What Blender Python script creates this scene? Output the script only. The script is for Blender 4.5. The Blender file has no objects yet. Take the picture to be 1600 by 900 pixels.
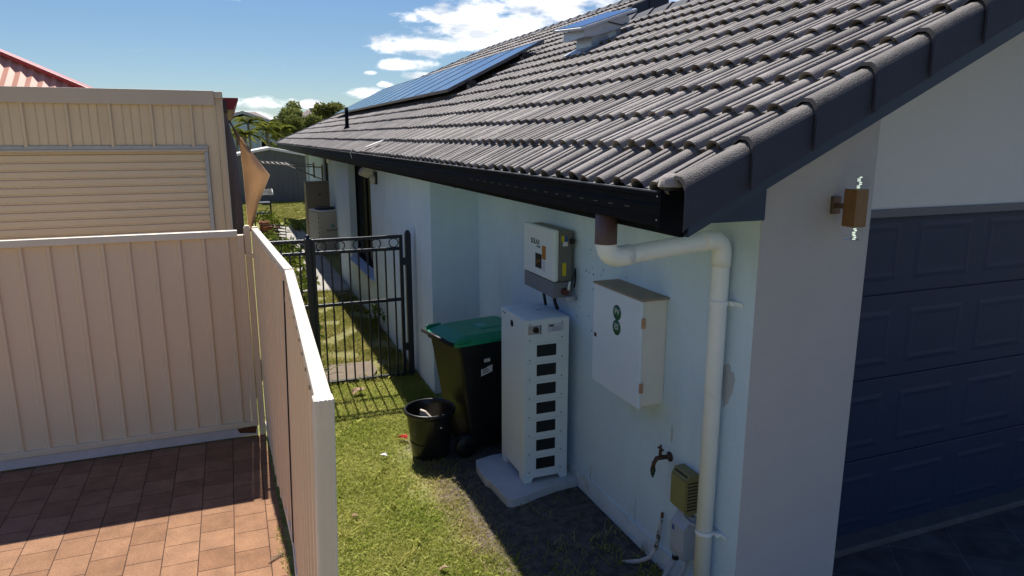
import bpy, bmesh, math, random
import numpy as np
from mathutils import Vector, Matrix
random.seed(7); rng = np.random.default_rng(7)
R = math.radians
scene = bpy.context.scene
COL = scene.collection

# ------------------------------------------------------------------ camera
cam = bpy.data.cameras.new('camera'); camo = bpy.data.objects.new('camera', cam); COL.objects.link(camo)
cam.sensor_width = 36.0; cam.lens = 1100/1600*36
camo.location = (0, 0, 2.6); camo.rotation_euler = (R(90-12.1), 0, R(-21.55))
cam.clip_start = .05; cam.clip_end = 2000
scene.camera = camo

# ------------------------------------------------------------------ sky + sun
SUN = Vector((.02, .66, 1.0)).normalized()
SUN_EL = math.asin(SUN.z); SUN_AZ = math.atan2(SUN.x, SUN.y)
w = bpy.data.worlds.new('World'); scene.world = w; w.use_nodes = True
nt = w.node_tree; N = nt.nodes; L = nt.links
bg = N['Background']; bg.inputs['Strength'].default_value = .053
sky = N.new('ShaderNodeTexSky'); sky.sky_type = 'NISHITA'; sky.sun_disc = False
sky.sun_elevation = SUN_EL; sky.sun_rotation = SUN_AZ
sky.altitude = 0; sky.air_density = 1.0; sky.dust_density = 0.05; sky.ozone_density = 3.5
tc = N.new('ShaderNodeTexCoord')
def M_(op, a, b=None, c=None):
    n = N.new('ShaderNodeMath'); n.operation = op
    for i, v in enumerate((a, b, c)):
        if v is None: continue
        if isinstance(v, (int, float)): n.inputs[i].default_value = v
        else: L.new(v, n.inputs[i])
    return n.outputs[0]
sep = N.new('ShaderNodeSeparateXYZ'); L.new(tc.outputs['Generated'], sep.inputs[0])
az = M_('MULTIPLY', M_('ARCTAN2', sep.outputs[0], sep.outputs[1]), 180/math.pi)
el = M_('MULTIPLY', M_('ARCSINE', sep.outputs[2]), 180/math.pi)
comb = N.new('ShaderNodeCombineXYZ')
L.new(M_('MULTIPLY', az, .30), comb.inputs[0]); L.new(M_('MULTIPLY', el, .62), comb.inputs[1])
n1 = N.new('ShaderNodeTexNoise'); n1.inputs['Scale'].default_value = 1.0; n1.inputs['Detail'].default_value = 9; n1.inputs['Roughness'].default_value = .62
L.new(comb.outputs[0], n1.inputs['Vector'])
# cloud banks: (azimuth, elevation, half width, half height)
BANKS = [(22.5, 8.9, 9.0, 2.1), (15.2, 6.9, 4.4, .95), (19.0, 7.6, 6, 1.5), (28.5, 11.0, 8, 2.4), (13.4, 5.5, 2.6, .55), (14.2, 4.62, 1.5, .38),
         (11.9, 3.95, .9, .3), (10.6, 4.8, .6, .2), (3.1, 2.5, 2.9, .6), (5.9, 2.45, 1.2, .4), (10.2, 3.25, 1.9, .55), (.3, 9.8, 1.6, .35), (1.0, 1.6, 2.5, .4), (6.0, 1.3, 4.0, .45),
         (70, 12, 22, 4), (120, 16, 30, 6), (-70, 14, 26, 5), (200, 18, 30, 5), (-120, 12, 20, 3), (45, 14, 9, 1.8)]
dens = None
for a, e, wa, we in BANKS:
    da = M_('MULTIPLY', M_('SUBTRACT', az, a), 1/wa); de = M_('MULTIPLY', M_('SUBTRACT', el, e), 1/we)
    d2 = M_('ADD', M_('MULTIPLY', da, da), M_('MULTIPLY', de, de))
    v = M_('MAXIMUM', M_('SUBTRACT', 1.0, d2), -.6)
    dens = v if dens is None else M_('MAXIMUM', dens, v)
cl = M_('ADD', M_('MULTIPLY', dens, .85), M_('MULTIPLY', M_('SUBTRACT', n1.outputs['Fac'], .5), 3.6))
cmask = N.new('ShaderNodeMapRange'); cmask.interpolation_type = 'SMOOTHSTEP'
cmask.inputs['From Min'].default_value = .02; cmask.inputs['From Max'].default_value = .85
L.new(cl, cmask.inputs['Value'])
n2 = N.new('ShaderNodeTexNoise'); n2.inputs['Scale'].default_value = 1.3; n2.inputs['Detail'].default_value = 6
comb2 = N.new('ShaderNodeCombineXYZ'); L.new(M_('MULTIPLY', az, .22), comb2.inputs[0]); L.new(M_('MULTIPLY', el, .9), comb2.inputs[1]); comb2.inputs[2].default_value = 3.3
L.new(comb2.outputs[0], n2.inputs['Vector'])
crmp = N.new('ShaderNodeValToRGB')
crmp.color_ramp.elements[0].position = .38; crmp.color_ramp.elements[0].color = (10.0, 10.6, 11.6, 1)
crmp.color_ramp.elements[1].position = .60; crmp.color_ramp.elements[1].color = (19, 19, 18.8, 1)
L.new(n2.outputs['Fac'], crmp.inputs[0])
skb = N.new('ShaderNodeHueSaturation'); skb.inputs['Saturation'].default_value = 1.0; skb.inputs['Value'].default_value = 1.0
L.new(sky.outputs[0], skb.inputs['Color'])
wb = N.new('ShaderNodeMix'); wb.data_type = 'RGBA'; wb.blend_type = 'MULTIPLY'; wb.inputs['Factor'].default_value = 1
L.new(skb.outputs[0], wb.inputs['A']); 
elr = N.new('ShaderNodeMapRange'); elr.inputs['From Min'].default_value = 8; elr.inputs['From Max'].default_value = 32; L.new(el, elr.inputs['Value'])
tintm = N.new('ShaderNodeMix'); tintm.data_type = 'RGBA'; tintm.inputs['A'].default_value = (.82, .91, 1.0, 1); tintm.inputs['B'].default_value = (.84, 1.08, 1.62, 1)
L.new(elr.outputs[0], tintm.inputs['Factor']); L.new(tintm.outputs['Result'], wb.inputs['B'])
mixc = N.new('ShaderNodeMix'); mixc.data_type = 'RGBA'
L.new(cmask.outputs[0], mixc.inputs['Factor']); L.new(wb.outputs['Result'], mixc.inputs['A']); L.new(crmp.outputs[0], mixc.inputs['B'])
L.new(mixc.outputs['Result'], bg.inputs['Color'])

sl = bpy.data.lights.new('sun', 'SUN'); sl.energy = 4.8; sl.angle = R(.53); sl.color = (1, .945, .86)
so = bpy.data.objects.new('sun', sl); COL.objects.link(so); so.location = (0, 10, 30)
so.rotation_euler = SUN.to_track_quat('Z', 'Y').to_euler()

scene.view_settings.view_transform = 'Standard'; scene.view_settings.look = 'None'
scene.view_settings.gamma = 1; scene.view_settings.use_curve_mapping = False
scene.view_settings.exposure = .66
scene.cycles.max_bounces = 8; scene.cycles.use_denoising = True

# ------------------------------------------------------------------ helpers
OFF = {}
class MB:
    def __init__(s): s.bm = bmesh.new()
    def _faces(s, vs, fs, smooth=False):
        bv = [s.bm.verts.new(v) for v in vs]
        for f in fs:
            try:
                fc = s.bm.faces.new([bv[i] for i in f]); fc.smooth = smooth
            except ValueError: pass
        return s
    def box(s, x0, x1, y0, y1, z0, z1, bev=0, rot=None, piv=None, seg=2):
        c = Vector(((x0+x1)/2, (y0+y1)/2, (z0+z1)/2))
        M = Matrix.Translation(c) @ Matrix.Diagonal((abs(x1-x0), abs(y1-y0), abs(z1-z0), 1))
        if rot is not None:
            p = Vector(piv) if piv is not None else c
            M = Matrix.Translation(p) @ rot.to_4x4() @ Matrix.Translation(-p) @ M
        r = bmesh.ops.create_cube(s.bm, size=1, matrix=M)
        if bev:
            es = list({e for v in r['verts'] for e in v.link_edges})
            bmesh.ops.bevel(s.bm, geom=es, offset=bev, segments=seg, affect='EDGES', profile=.5)
        return s
    def bar(s, a, b, wx, wz, bev=0, up=(0, 0, 1)):
        a, b = Vector(a), Vector(b); d = (b-a); ln = d.length; d.normalize()
        u = Vector(up); sx = d.cross(u)
        if sx.length < 1e-4: sx = d.cross(Vector((1, 0, 0)))
        sx.normalize(); u = sx.cross(d).normalized()
        M = Matrix((sx, d, u)).transposed().to_4x4()
        M = Matrix.Translation((a+b)/2) @ M @ Matrix.Diagonal((wx, ln, wz, 1))
        r = bmesh.ops.create_cube(s.bm, size=1, matrix=M)
        if bev:
            es = list({e for v in r['verts'] for e in v.link_edges})
            bmesh.ops.bevel(s.bm, geom=es, offset=bev, segments=2, affect='EDGES', profile=.5)
        return s
    def tube(s, path, r, n=10, caps=True, closed=False):
        P = [Vector(p) for p in path]; k = len(P)
        rr = r if isinstance(r, (list, tuple)) else [r]*k
        prev = None; rings = []
        for i in range(k):
            if closed: t = (P[(i+1) % k]-P[i-1]).normalized()
            else: t = (P[min(i+1, k-1)]-P[max(i-1, 0)]).normalized()
            if prev is None:
                ref = Vector((0, 0, 1)) if abs(t.z) < .9 else Vector((1, 0, 0))
                u = t.cross(ref).normalized()
            else:
                u = (prev - t*prev.dot(t)).normalized()
            prev = u; v = t.cross(u)
            rings.append([s.bm.verts.new(P[i]+(u*math.cos(2*math.pi*j/n)+v*math.sin(2*math.pi*j/n))*rr[i]) for j in range(n)])
        m = k if closed else k-1
        for i in range(m):
            A, B = rings[i], rings[(i+1) % k]
            for j in range(n):
                f = s.bm.faces.new((A[j], A[(j+1) % n], B[(j+1) % n], B[j])); f.smooth = True
        if caps and not closed:
            s.bm.faces.new(rings[0]); s.bm.faces.new(rings[-1][::-1])
        return s
    def lathe(s, prof, M=None, n=24, caps=False):
        M = M or Matrix.Identity(4); rings = []
        for r, z in prof:
            rings.append([s.bm.verts.new(M @ Vector((r*math.cos(2*math.pi*j/n), r*math.sin(2*math.pi*j/n), z))) for j in range(n)])
        for i in range(len(rings)-1):
            for j in range(n):
                f = s.bm.faces.new((rings[i][j], rings[i][(j+1) % n], rings[i+1][(j+1) % n], rings[i+1][j])); f.smooth = True
        if caps:
            s.bm.faces.new(rings[0][::-1]); s.bm.faces.new(rings[-1])
        return s
    def prism(s, pts, ext):
        e = Vector(ext); a = [s.bm.verts.new(Vector(p)) for p in pts]; b = [s.bm.verts.new(Vector(p)+e) for p in pts]
        k = len(pts)
        s.bm.faces.new(a); s.bm.faces.new(b[::-1])
        for i in range(k): s.bm.faces.new((a[i], b[i], b[(i+1) % k], a[(i+1) % k]))
        return s
    def strip(s, pts, ext, smooth=False):
        e = Vector(ext); a = [s.bm.verts.new(Vector(p)) for p in pts]; b = [s.bm.verts.new(Vector(p)+e) for p in pts]
        for i in range(len(pts)-1):
            f = s.bm.faces.new((a[i], a[i+1], b[i+1], b[i])); f.smooth = smooth
        return s
    def quad(s, pts):
        s.bm.faces.new([s.bm.verts.new(Vector(p)) for p in pts]); return s
    def raw(s, vs, fs, smooth=False): return s._faces(vs, fs, smooth)
    def build(s, name, mat, parent=None, local=False, fixn=True):
        if fixn: bmesh.ops.recalc_face_normals(s.bm, faces=s.bm.faces)
        me = bpy.data.meshes.new(name)
        off = OFF.get(parent.name, Vector((0, 0, 0))) if (parent is not None and not local) else Vector((0, 0, 0))
        if off.length: bmesh.ops.translate(s.bm, verts=s.bm.verts, vec=-off)
        s.bm.to_mesh(me); s.bm.free()
        me.materials.append(mat)
        o = bpy.data.objects.new(name, me); COL.objects.link(o)
        if parent is not None: o.parent = parent; OFF[o.name] = off
        return o
def npmesh(name, V, F, mat, parent=None, smooth=False, attr=None):
    me = bpy.data.meshes.new(name)
    off = OFF.get(parent.name, Vector((0, 0, 0))) if parent is not None else Vector((0, 0, 0))
    V = np.asarray(V, float) - np.array(off); F = np.asarray(F)
    me.vertices.add(len(V)); me.vertices.foreach_set('co', V.ravel())
    k = F.shape[1]; me.loops.add(F.size); me.loops.foreach_set('vertex_index', F.ravel().astype(np.int32))
    me.polygons.add(len(F)); me.polygons.foreach_set('loop_start', np.arange(0, F.size, k, dtype=np.int32))
    me.polygons.foreach_set('loop_total', np.full(len(F), k, np.int32))
    if smooth: me.polygons.foreach_set('use_smooth', np.ones(len(F), bool))
    if attr is not None:
        a = me.attributes.new('tint', 'FLOAT', 'POINT'); a.data.foreach_set('value', np.asarray(attr, np.float32))
    me.update(calc_edges=True); me.validate()
    me.materials.append(mat)
    o = bpy.data.objects.new(name, me); COL.objects.link(o)
    if parent is not None: o.parent = parent; OFF[o.name] = off
    return o
def thing(name, label, cat, loc=(0, 0, 0), rz=0, group=None):
    o = bpy.data.objects.new(name, None); COL.objects.link(o); o.location = loc; o.rotation_euler = (0, 0, rz)
    o.empty_display_size = .1
    o['label'] = label; o['category'] = cat
    if group: o['group'] = group
    OFF[o.name] = Vector(loc); return o
def tag(o, label, cat, group=None):
    o['label'] = label; o['category'] = cat
    if group: o['group'] = group
    return o
def struct(o): o['kind'] = 'structure'; return o
def dup(root, loc, rz=None, label=None):
    r = root.copy(); COL.objects.link(r); r.location = loc
    if rz is not None: r.rotation_euler = (0, 0, rz)
    if label: r['label'] = label
    for ch in list(root.children):
        c = ch.copy(); COL.objects.link(c); c.parent = r
        for g in list(ch.children):
            d = g.copy(); COL.objects.link(d); d.parent = c
    return r
def text(body, size, M, mat, parent, name='lettering', ext=.0008, bold=0.0, align='CENTER'):
    cu = bpy.data.curves.new('txt', 'FONT'); cu.body = body; cu.size = size; cu.extrude = ext; cu.offset = bold
    cu.align_x = align; cu.align_y = 'CENTER'
    tmp = bpy.data.objects.new('txt', cu); COL.objects.link(tmp)
    dg = bpy.context.evaluated_depsgraph_get(); me = bpy.data.meshes.new_from_object(tmp.evaluated_get(dg))
    bpy.data.objects.remove(tmp)
    off = OFF.get(parent.name, Vector((0, 0, 0)))
    me.transform(Matrix.Translation(-off) @ M); me.materials.clear(); me.materials.append(mat); me.name = name
    o = bpy.data.objects.new(name, me); COL.objects.link(o); o.parent = parent; OFF[o.name] = off
    return o
def face_negx(p):   # text plane on a wall that faces -X, reading left to right towards -Y
    return Matrix.Translation(p) @ Matrix(((0, 0, -1, 0), (-1, 0, 0, 0), (0, 1, 0, 0), (0, 0, 0, 1)))
def face_negy(p):
    return Matrix.Translation(p) @ Matrix(((1, 0, 0, 0), (0, 0, -1, 0), (0, 1, 0, 0), (0, 0, 0, 1)))

# ------------------------------------------------------------------ materials
def mat(name, col, rough=.6, metal=0, var=0.0, vscale=3.0, bump=0.0, bscale=60, spec=.4, col2=None, c2lo=.45, c2hi=.7, c2scale=2.0, stretch=None, coat=0):
    m = bpy.data.materials.new(name); m.use_nodes = True; t = m.node_tree; b = t.nodes['Principled BSDF']
    b.inputs['Roughness'].default_value = rough; b.inputs['Metallic'].default_value = metal
    b.inputs['Specular IOR Level'].default_value = spec
    if coat: b.inputs['Coat Weight'].default_value = coat
    b.inputs['Base Color'].default_value = (*col, 1)
    tcn = t.nodes.new('ShaderNodeTexCoord'); vec = tcn.outputs['Object']
    if stretch:
        mp = t.nodes.new('ShaderNodeMapping'); mp.inputs['Scale'].default_value = stretch; t.links.new(vec, mp.inputs[0]); vec2 = mp.outputs[0]
    else: vec2 = vec
    cur = None
    if col2 is not None:
        nz = t.nodes.new('ShaderNodeTexNoise'); nz.inputs['Scale'].default_value = c2scale; nz.inputs['Detail'].default_value = 8; nz.inputs['Roughness'].default_value = .65
        t.links.new(vec2, nz.inputs['Vector'])
        mr = t.nodes.new('ShaderNodeMapRange'); mr.interpolation_type = 'SMOOTHSTEP'; mr.inputs['From Min'].default_value = c2lo; mr.inputs['From Max'].default_value = c2hi
        t.links.new(nz.outputs['Fac'], mr.inputs['Value'])
        mx = t.nodes.new('ShaderNodeMix'); mx.data_type = 'RGBA'; mx.inputs['A'].default_value = (*col, 1); mx.inputs['B'].default_value = (*col2, 1)
        t.links.new(mr.outputs[0], mx.inputs['Factor']); cur = mx.outputs['Result']
    if var:
        nz = t.nodes.new('ShaderNodeTexNoise'); nz.inputs['Scale'].default_value = vscale; nz.inputs['Detail'].default_value = 10; nz.inputs['Roughness'].default_value = .7
        t.links.new(vec2, nz.inputs['Vector'])
        mr = t.nodes.new('ShaderNodeMapRange'); mr.inputs['From Min'].default_value = .3; mr.inputs['From Max'].default_value = .7
        mr.inputs['To Min'].default_value = 1-var; mr.inputs['To Max'].default_value = 1+var
        t.links.new(nz.outputs['Fac'], mr.inputs['Value'])
        hs = t.nodes.new('ShaderNodeHueSaturation'); hs.inputs['Color'].default_value = (*col, 1)
        if cur is not None: t.links.new(cur, hs.inputs['Color'])
        t.links.new(mr.outputs[0], hs.inputs['Value']); cur = hs.outputs[0]
    if cur is not None: t.links.new(cur, b.inputs['Base Color'])
    if bump:
        nz = t.nodes.new('ShaderNodeTexNoise'); nz.inputs['Scale'].default_value = bscale; nz.inputs['Detail'].default_value = 4
        t.links.new(vec, nz.inputs['Vector'])
        bp = t.nodes.new('ShaderNodeBump'); bp.inputs['Strength'].default_value = bump; bp.inputs['Distance'].default_value = .01
        t.links.new(nz.outputs['Fac'], bp.inputs['Height']); t.links.new(bp.outputs[0], b.inputs['Normal'])
    return m
def leafmat(name, ca, cb, trans=.35, rough=.5):
    m = bpy.data.materials.new(name); m.use_nodes = True; t = m.node_tree; b = t.nodes['Principled BSDF']
    at = t.nodes.new('ShaderNodeAttribute'); at.attribute_name = 'tint'
    mx = t.nodes.new('ShaderNodeMix'); mx.data_type = 'RGBA'; mx.inputs['A'].default_value = (*ca, 1); mx.inputs['B'].default_value = (*cb, 1)
    t.links.new(at.outputs['Fac'], mx.inputs['Factor']); t.links.new(mx.outputs['Result'], b.inputs['Base Color'])
    b.inputs['Roughness'].default_value = .9; b.inputs['Specular IOR Level'].default_value = .02
    tr = t.nodes.new('ShaderNodeBsdfTranslucent'); t.links.new(mx.outputs['Result'], tr.inputs['Color'])
    ms = t.nodes.new('ShaderNodeMixShader'); ms.inputs[0].default_value = trans
    t.links.new(b.outputs[0], ms.inputs[1]); t.links.new(tr.outputs[0], ms.inputs[2])
    t.links.new(ms.outputs[0], t.nodes['Material Output'].inputs['Surface'])
    return m
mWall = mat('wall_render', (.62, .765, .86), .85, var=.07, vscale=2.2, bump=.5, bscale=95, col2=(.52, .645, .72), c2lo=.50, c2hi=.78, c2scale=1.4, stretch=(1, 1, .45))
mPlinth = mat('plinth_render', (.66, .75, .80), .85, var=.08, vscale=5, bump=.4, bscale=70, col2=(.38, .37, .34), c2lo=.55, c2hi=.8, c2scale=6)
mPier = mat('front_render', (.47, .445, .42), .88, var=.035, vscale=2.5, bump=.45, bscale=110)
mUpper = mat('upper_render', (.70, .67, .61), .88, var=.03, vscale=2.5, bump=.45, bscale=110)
mTile = mat('roof_tile', (.155, .136, .124), .70, var=.32, vscale=9, bump=.5, bscale=160, spec=.35, col2=(.235, .21, .192), c2lo=.42, c2hi=.72, c2scale=1.6)
mVerge = mat('dark_tile_and_shade', (.038, .042, .060), .8, var=.12, vscale=8, bump=.4, bscale=170)  # dark tile colour; on the verge faces it carries their shade
def tint_by_tile(m, lo, hi):
    t = m.node_tree; hs = [n for n in t.nodes if n.type == 'HUE_SAT'][0]; src = hs.inputs['Value'].links[0].from_socket
    at = t.nodes.new('ShaderNodeAttribute'); at.attribute_name = 'tint'
    mr = t.nodes.new('ShaderNodeMapRange'); mr.inputs['To Min'].default_value = lo; mr.inputs['To Max'].default_value = hi; t.links.new(at.outputs['Fac'], mr.inputs['Value'])
    mu = t.nodes.new('ShaderNodeMath'); mu.operation = 'MULTIPLY'; t.links.new(src, mu.inputs[0]); t.links.new(mr.outputs[0], mu.inputs[1]); t.links.new(mu.outputs[0], hs.inputs['Value'])
tint_by_tile(mTile, .80, 1.24)
mMetalDk = mat('charcoal_colorbond', (.0045, .0062, .0095), .55, var=.08, spec=.06)
mBarge = mat('barge_paint', (.024, .046, .085), .5, var=.06)
mDoor = mat('garage_door_paint', (.0125, .027, .062), .5, var=.08, vscale=1.5, bump=.08, bscale=200)
mConc = mat('concrete', (.36, .34, .31), .9, var=.14, vscale=6, bump=.4, bscale=70, col2=(.27, .25, .22), c2scale=3)
mSlab = mat('pale_concrete', (.55, .56, .56), .9, var=.08, vscale=9, bump=.3, bscale=80)
mKerb = mat('kerb_concrete', (.085, .082, .08), .9, var=.2, vscale=8, bump=.5, bscale=60)
mCream = mat('cream_colorbond', (.80, .64, .435), .5, var=.03, vscale=1.6, col2=(.76, .60, .41), c2scale=1.1, stretch=(1, 1, .25))
mCreamCap = mat('cream_cap', (.78, .70, .55), .42, var=.04, vscale=4)
mGreyRail = mat('weathered_rail', (.62, .55, .51), .6, var=.12, vscale=6, col2=(.16, .06, .02), c2lo=.70, c2hi=.78, c2scale=5)
mRust = mat('rust', (.13, .045, .015), .9, var=.4, vscale=18, bump=.4)
mShed = mat('shed_cladding', (.62, .50, .35), .5, var=.07, vscale=1.8, col2=(.55, .44, .31), c2scale=1.6, stretch=(1, 1, .2))
mShedTrim = mat('shed_trim', (.50, .42, .335), .5, var=.05, vscale=2)
mShedDoor = mat('shed_door', (.60, .485, .35), .5, var=.05, vscale=2, stretch=(.3, 1, 1))
mFlash = mat('galvanised_flashing', (.36, .37, .38), .5, metal=.2, var=.1, vscale=8)
mRed = mat('red_roof_metal', (.30, .016, .016), .4, var=.12, vscale=3)
mCoral = mat('faded_red_sheet', (.62, .28, .18), .6, var=.12, vscale=3)
mWhitePC = mat('white_powdercoat', (.72, .79, .80), .42, var=.025, vscale=4)
mWhiteBox = mat('white_box_paint', (.70, .78, .86), .45, var=.03, vscale=4, col2=(.50, .50, .53), c2lo=.66, c2hi=.8, c2scale=5)
mBoxSide = mat('box_side_paint', (.72, .70, .64), .5, var=.05, vscale=6)
mGreyPl = mat('grey_plastic', (.19, .21, .235), .5, var=.04)
mSideGrey = mat('inverter_side', (.15, .15, .145), .45, var=.06)
mPVC = mat('painted_pvc', (.80, .84, .83), .42, var=.04, vscale=5, col2=(.52, .53, .54), c2lo=.58, c2hi=.75, c2scale=6)
mBrown = mat('brown_collar', (.105, .062, .055), .5, var=.1)
mBlackPl = mat('black_plastic', (.011, .0115, .012), .42, var=.1, spec=.4)
mDark = mat('dark_void', (.006, .006, .007), .7)
mBin = mat('bin_plastic', (.0095, .010, .010), .38, var=.1)
mGreen = mat('green_lid', (.010, .27, .125), .38, var=.10, vscale=5, bump=.05, bscale=120)
mGate = mat('gate_powdercoat', (.014, .020, .031), .36, var=.1)
mOlive = mat('olive_plastic', (.25, .22, .085), .55, var=.06)
mConduit = mat('grey_conduit', (.42, .45, .50), .5, var=.08, vscale=10)
mBrass = mat('old_brass', (.085, .045, .032), .5, metal=.5, var=.35, vscale=30)
mTimber = mat('lamp_timber', (.215, .115, .042), .45, var=.3, vscale=18, stretch=(14, 14, 1))
mSteelBr = mat('lamp_bracket', (.16, .115, .085), .4, metal=.6, var=.1)
mLabelW = mat('white_label', (.72, .73, .74), .6)
mLabelBk = mat('black_print', (.012, .012, .014), .6)
mLabelOr = mat('orange_label', (.42, .17, .022), .6)
mLabelYe = mat('yellow_label', (.62, .50, .02), .6)
mLabelBl = mat('blue_label', (.02, .09, .32), .6)
mLabelGn = mat('green_sticker', (.008, .105, .055), .5)
mPrint = mat('pale_print', (.55, .56, .52), .6)
mAC = mat('beige_unit', (.46, .415, .34), .55, var=.05)
mACb = mat('taupe_unit', (.20, .165, .125), .55, var=.06)
mMesh = mat('white_grille', (.62, .62, .60), .5)
mWeath = mat('weathered_light', (.46, .45, .38), .6, var=.15, vscale=20)
mGalv = mat('galvanised', (.42, .45, .50), .42, metal=.35, var=.12, vscale=6)
mGrey30 = mat('garden_shed_cladding', (.13, .135, .14), .6, var=.12, vscale=3, stretch=(3, 3, .3))
mPaleTrim = mat('pale_trim', (.72, .71, .68), .5)
mBlueWall = mat('blue_weatherboard', (.50, .62, .74), .7, var=.05)
mBlueRoof = mat('blue_grey_roof', (.42, .44, .46), .6, var=.06)
mBrownRoof = mat('brown_tile_roof', (.20, .155, .135), .8, var=.15, vscale=2)
mTrunk = mat('bark', (.13, .10, .075), .9, var=.3, vscale=8, bump=.5, bscale=20)
mPalmTrunk = mat('palm_bark', (.24, .21, .17), .9, var=.2, vscale=9)
mTerra = mat('terracotta', (.36, .13, .065), .8, var=.12)
mSheet = mat('scrap_white', (.72, .71, .69), .8)
mScrapRed = mat('scrap_red', (.52, .012, .01), .5)
mLeafDry = mat('dry_leaf', (.36, .24, .15), .85, var=.2, vscale=60)
mTimbOff = mat('timber_offcut', (.48, .46, .43), .8, var=.1)
mGlassDk = mat('window_glass', (.010, .011, .013), .2, spec=.15)
mGlassDk.node_tree.nodes['Principled BSDF'].inputs['IOR'].default_value = 1.04
mFrameBk = mat('window_frame', (.012, .012, .014), .6, spec=.03)
mSill = mat('sill_paint', (.47, .53, .62), .6, var=.05)

# ------------------------------------------------------------------ ground, lawn, paving, paths
def ground_mat():
    m = bpy.data.materials.new('lawn_and_soil'); m.use_nodes = True; t = m.node_tree; b = t.nodes['Principled BSDF']
    b.inputs['Roughness'].default_value = .95; b.inputs['Specular IOR Level'].default_value = .1
    tc = t.nodes.new('ShaderNodeTexCoord'); sp = t.nodes.new('ShaderNodeSeparateXYZ'); t.links.new(tc.outputs['Object'], sp.inputs[0])
    def noise(s, d=6, r=.6):
        n = t.nodes.new('ShaderNodeTexNoise'); n.inputs['Scale'].default_value = s; n.inputs['Detail'].default_value = d; n.inputs['Roughness'].default_value = r
        t.links.new(tc.outputs['Object'], n.inputs['Vector']); return n.outputs['Fac']
    def ma(op, a, bb):
        n = t.nodes.new('ShaderNodeMath'); n.operation = op
        for i, v in enumerate((a, bb)):
            if isinstance(v, (int, float)): n.inputs[i].default_value = v
            else: t.links.new(v, n.inputs[i])
        return n.outputs[0]
    def mrange(v, lo, hi):
        n = t.nodes.new('ShaderNodeMapRange'); n.interpolation_type = 'SMOOTHSTEP'; n.inputs['From Min'].default_value = lo; n.inputs['From Max'].default_value = hi
        t.links.new(v, n.inputs['Value']); return n.outputs[0]
    def mix(f, a, bb):
        n = t.nodes.new('ShaderNodeMix'); n.data_type = 'RGBA'; t.links.new(f, n.inputs['Factor'])
        for k, v in (('A', a), ('B', bb)):
            if isinstance(v, tuple): n.inputs[k].default_value = (*v, 1)
            else: t.links.new(v, n.inputs[k])
        return n.outputs['Result']
    grass = mix(mrange(noise(9), .35, .65), (.16, .19, .05), (.30, .28, .12))
    dry = mix(mrange(noise(30), .35, .65), (.20, .15, .085), (.30, .235, .14))
    soil = mix(mrange(noise(14, 9, .7), .35, .68), (.080, .068, .060), (.175, .148, .128))
    nB = noise(3.2, 8, .65)
    # worn strip: right of x ~1.25 between the lawn and the house
    wx = ma('ADD', sp.outputs[0], ma('MULTIPLY', ma('SUBTRACT', nB, .5), .65))
    near = ma('MULTIPLY', mrange(wx, 1.20, 1.34), mrange(sp.outputs[1], 6.9, 6.3))
    near = ma('MULTIPLY', mrange(wx, 1.20, 1.34), ma('SUBTRACT', 1.0, mrange(sp.outputs[1], 6.0, 6.6)))
    c = mix(near, grass, soil)
    edge = ma('MULTIPLY', mrange(wx, 1.10, 1.22), ma('SUBTRACT', 1.0, mrange(wx, 1.30, 1.50)))
    edge = ma('MULTIPLY', edge, ma('SUBTRACT', 1.0, mrange(sp.outputs[1], 5.0, 5.6)))
    c = mix(ma('MULTIPLY', edge, .45), c, dry)
    # dry patch beyond the gate
    far = ma('MULTIPLY', mrange(sp.outputs[1], 7.2, 8.2), ma('SUBTRACT', 1.0, mrange(sp.outputs[1], 13.0, 14.0)))
    c = mix(ma('MULTIPLY', ma('MULTIPLY', far, .7), mrange(noise(7.5, 9, .75), .36, .66)), c, dry)
    farg = mrange(sp.outputs[1], 22.0, 24.0)
    c = mix(farg, c, mix(mrange(noise(1.2, 7, .7), .4, .6), (.13, .17, .03), (.30, .27, .10)))
    t.links.new(c, b.inputs['Base Color'])
    bp = t.nodes.new('ShaderNodeBump'); bp.inputs['Strength'].default_value = .8; bp.inputs['Distance'].default_value = .02
    t.links.new(noise(45, 5, .7), bp.inputs['Height']); t.links.new(bp.outputs[0], b.inputs['Normal'])
    return m
struct(MB().quad([(-400, -120, 0), (400, -120, 0), (400, 900, 0), (-400, 900, 0)]).build('ground', ground_mat()))

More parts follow.
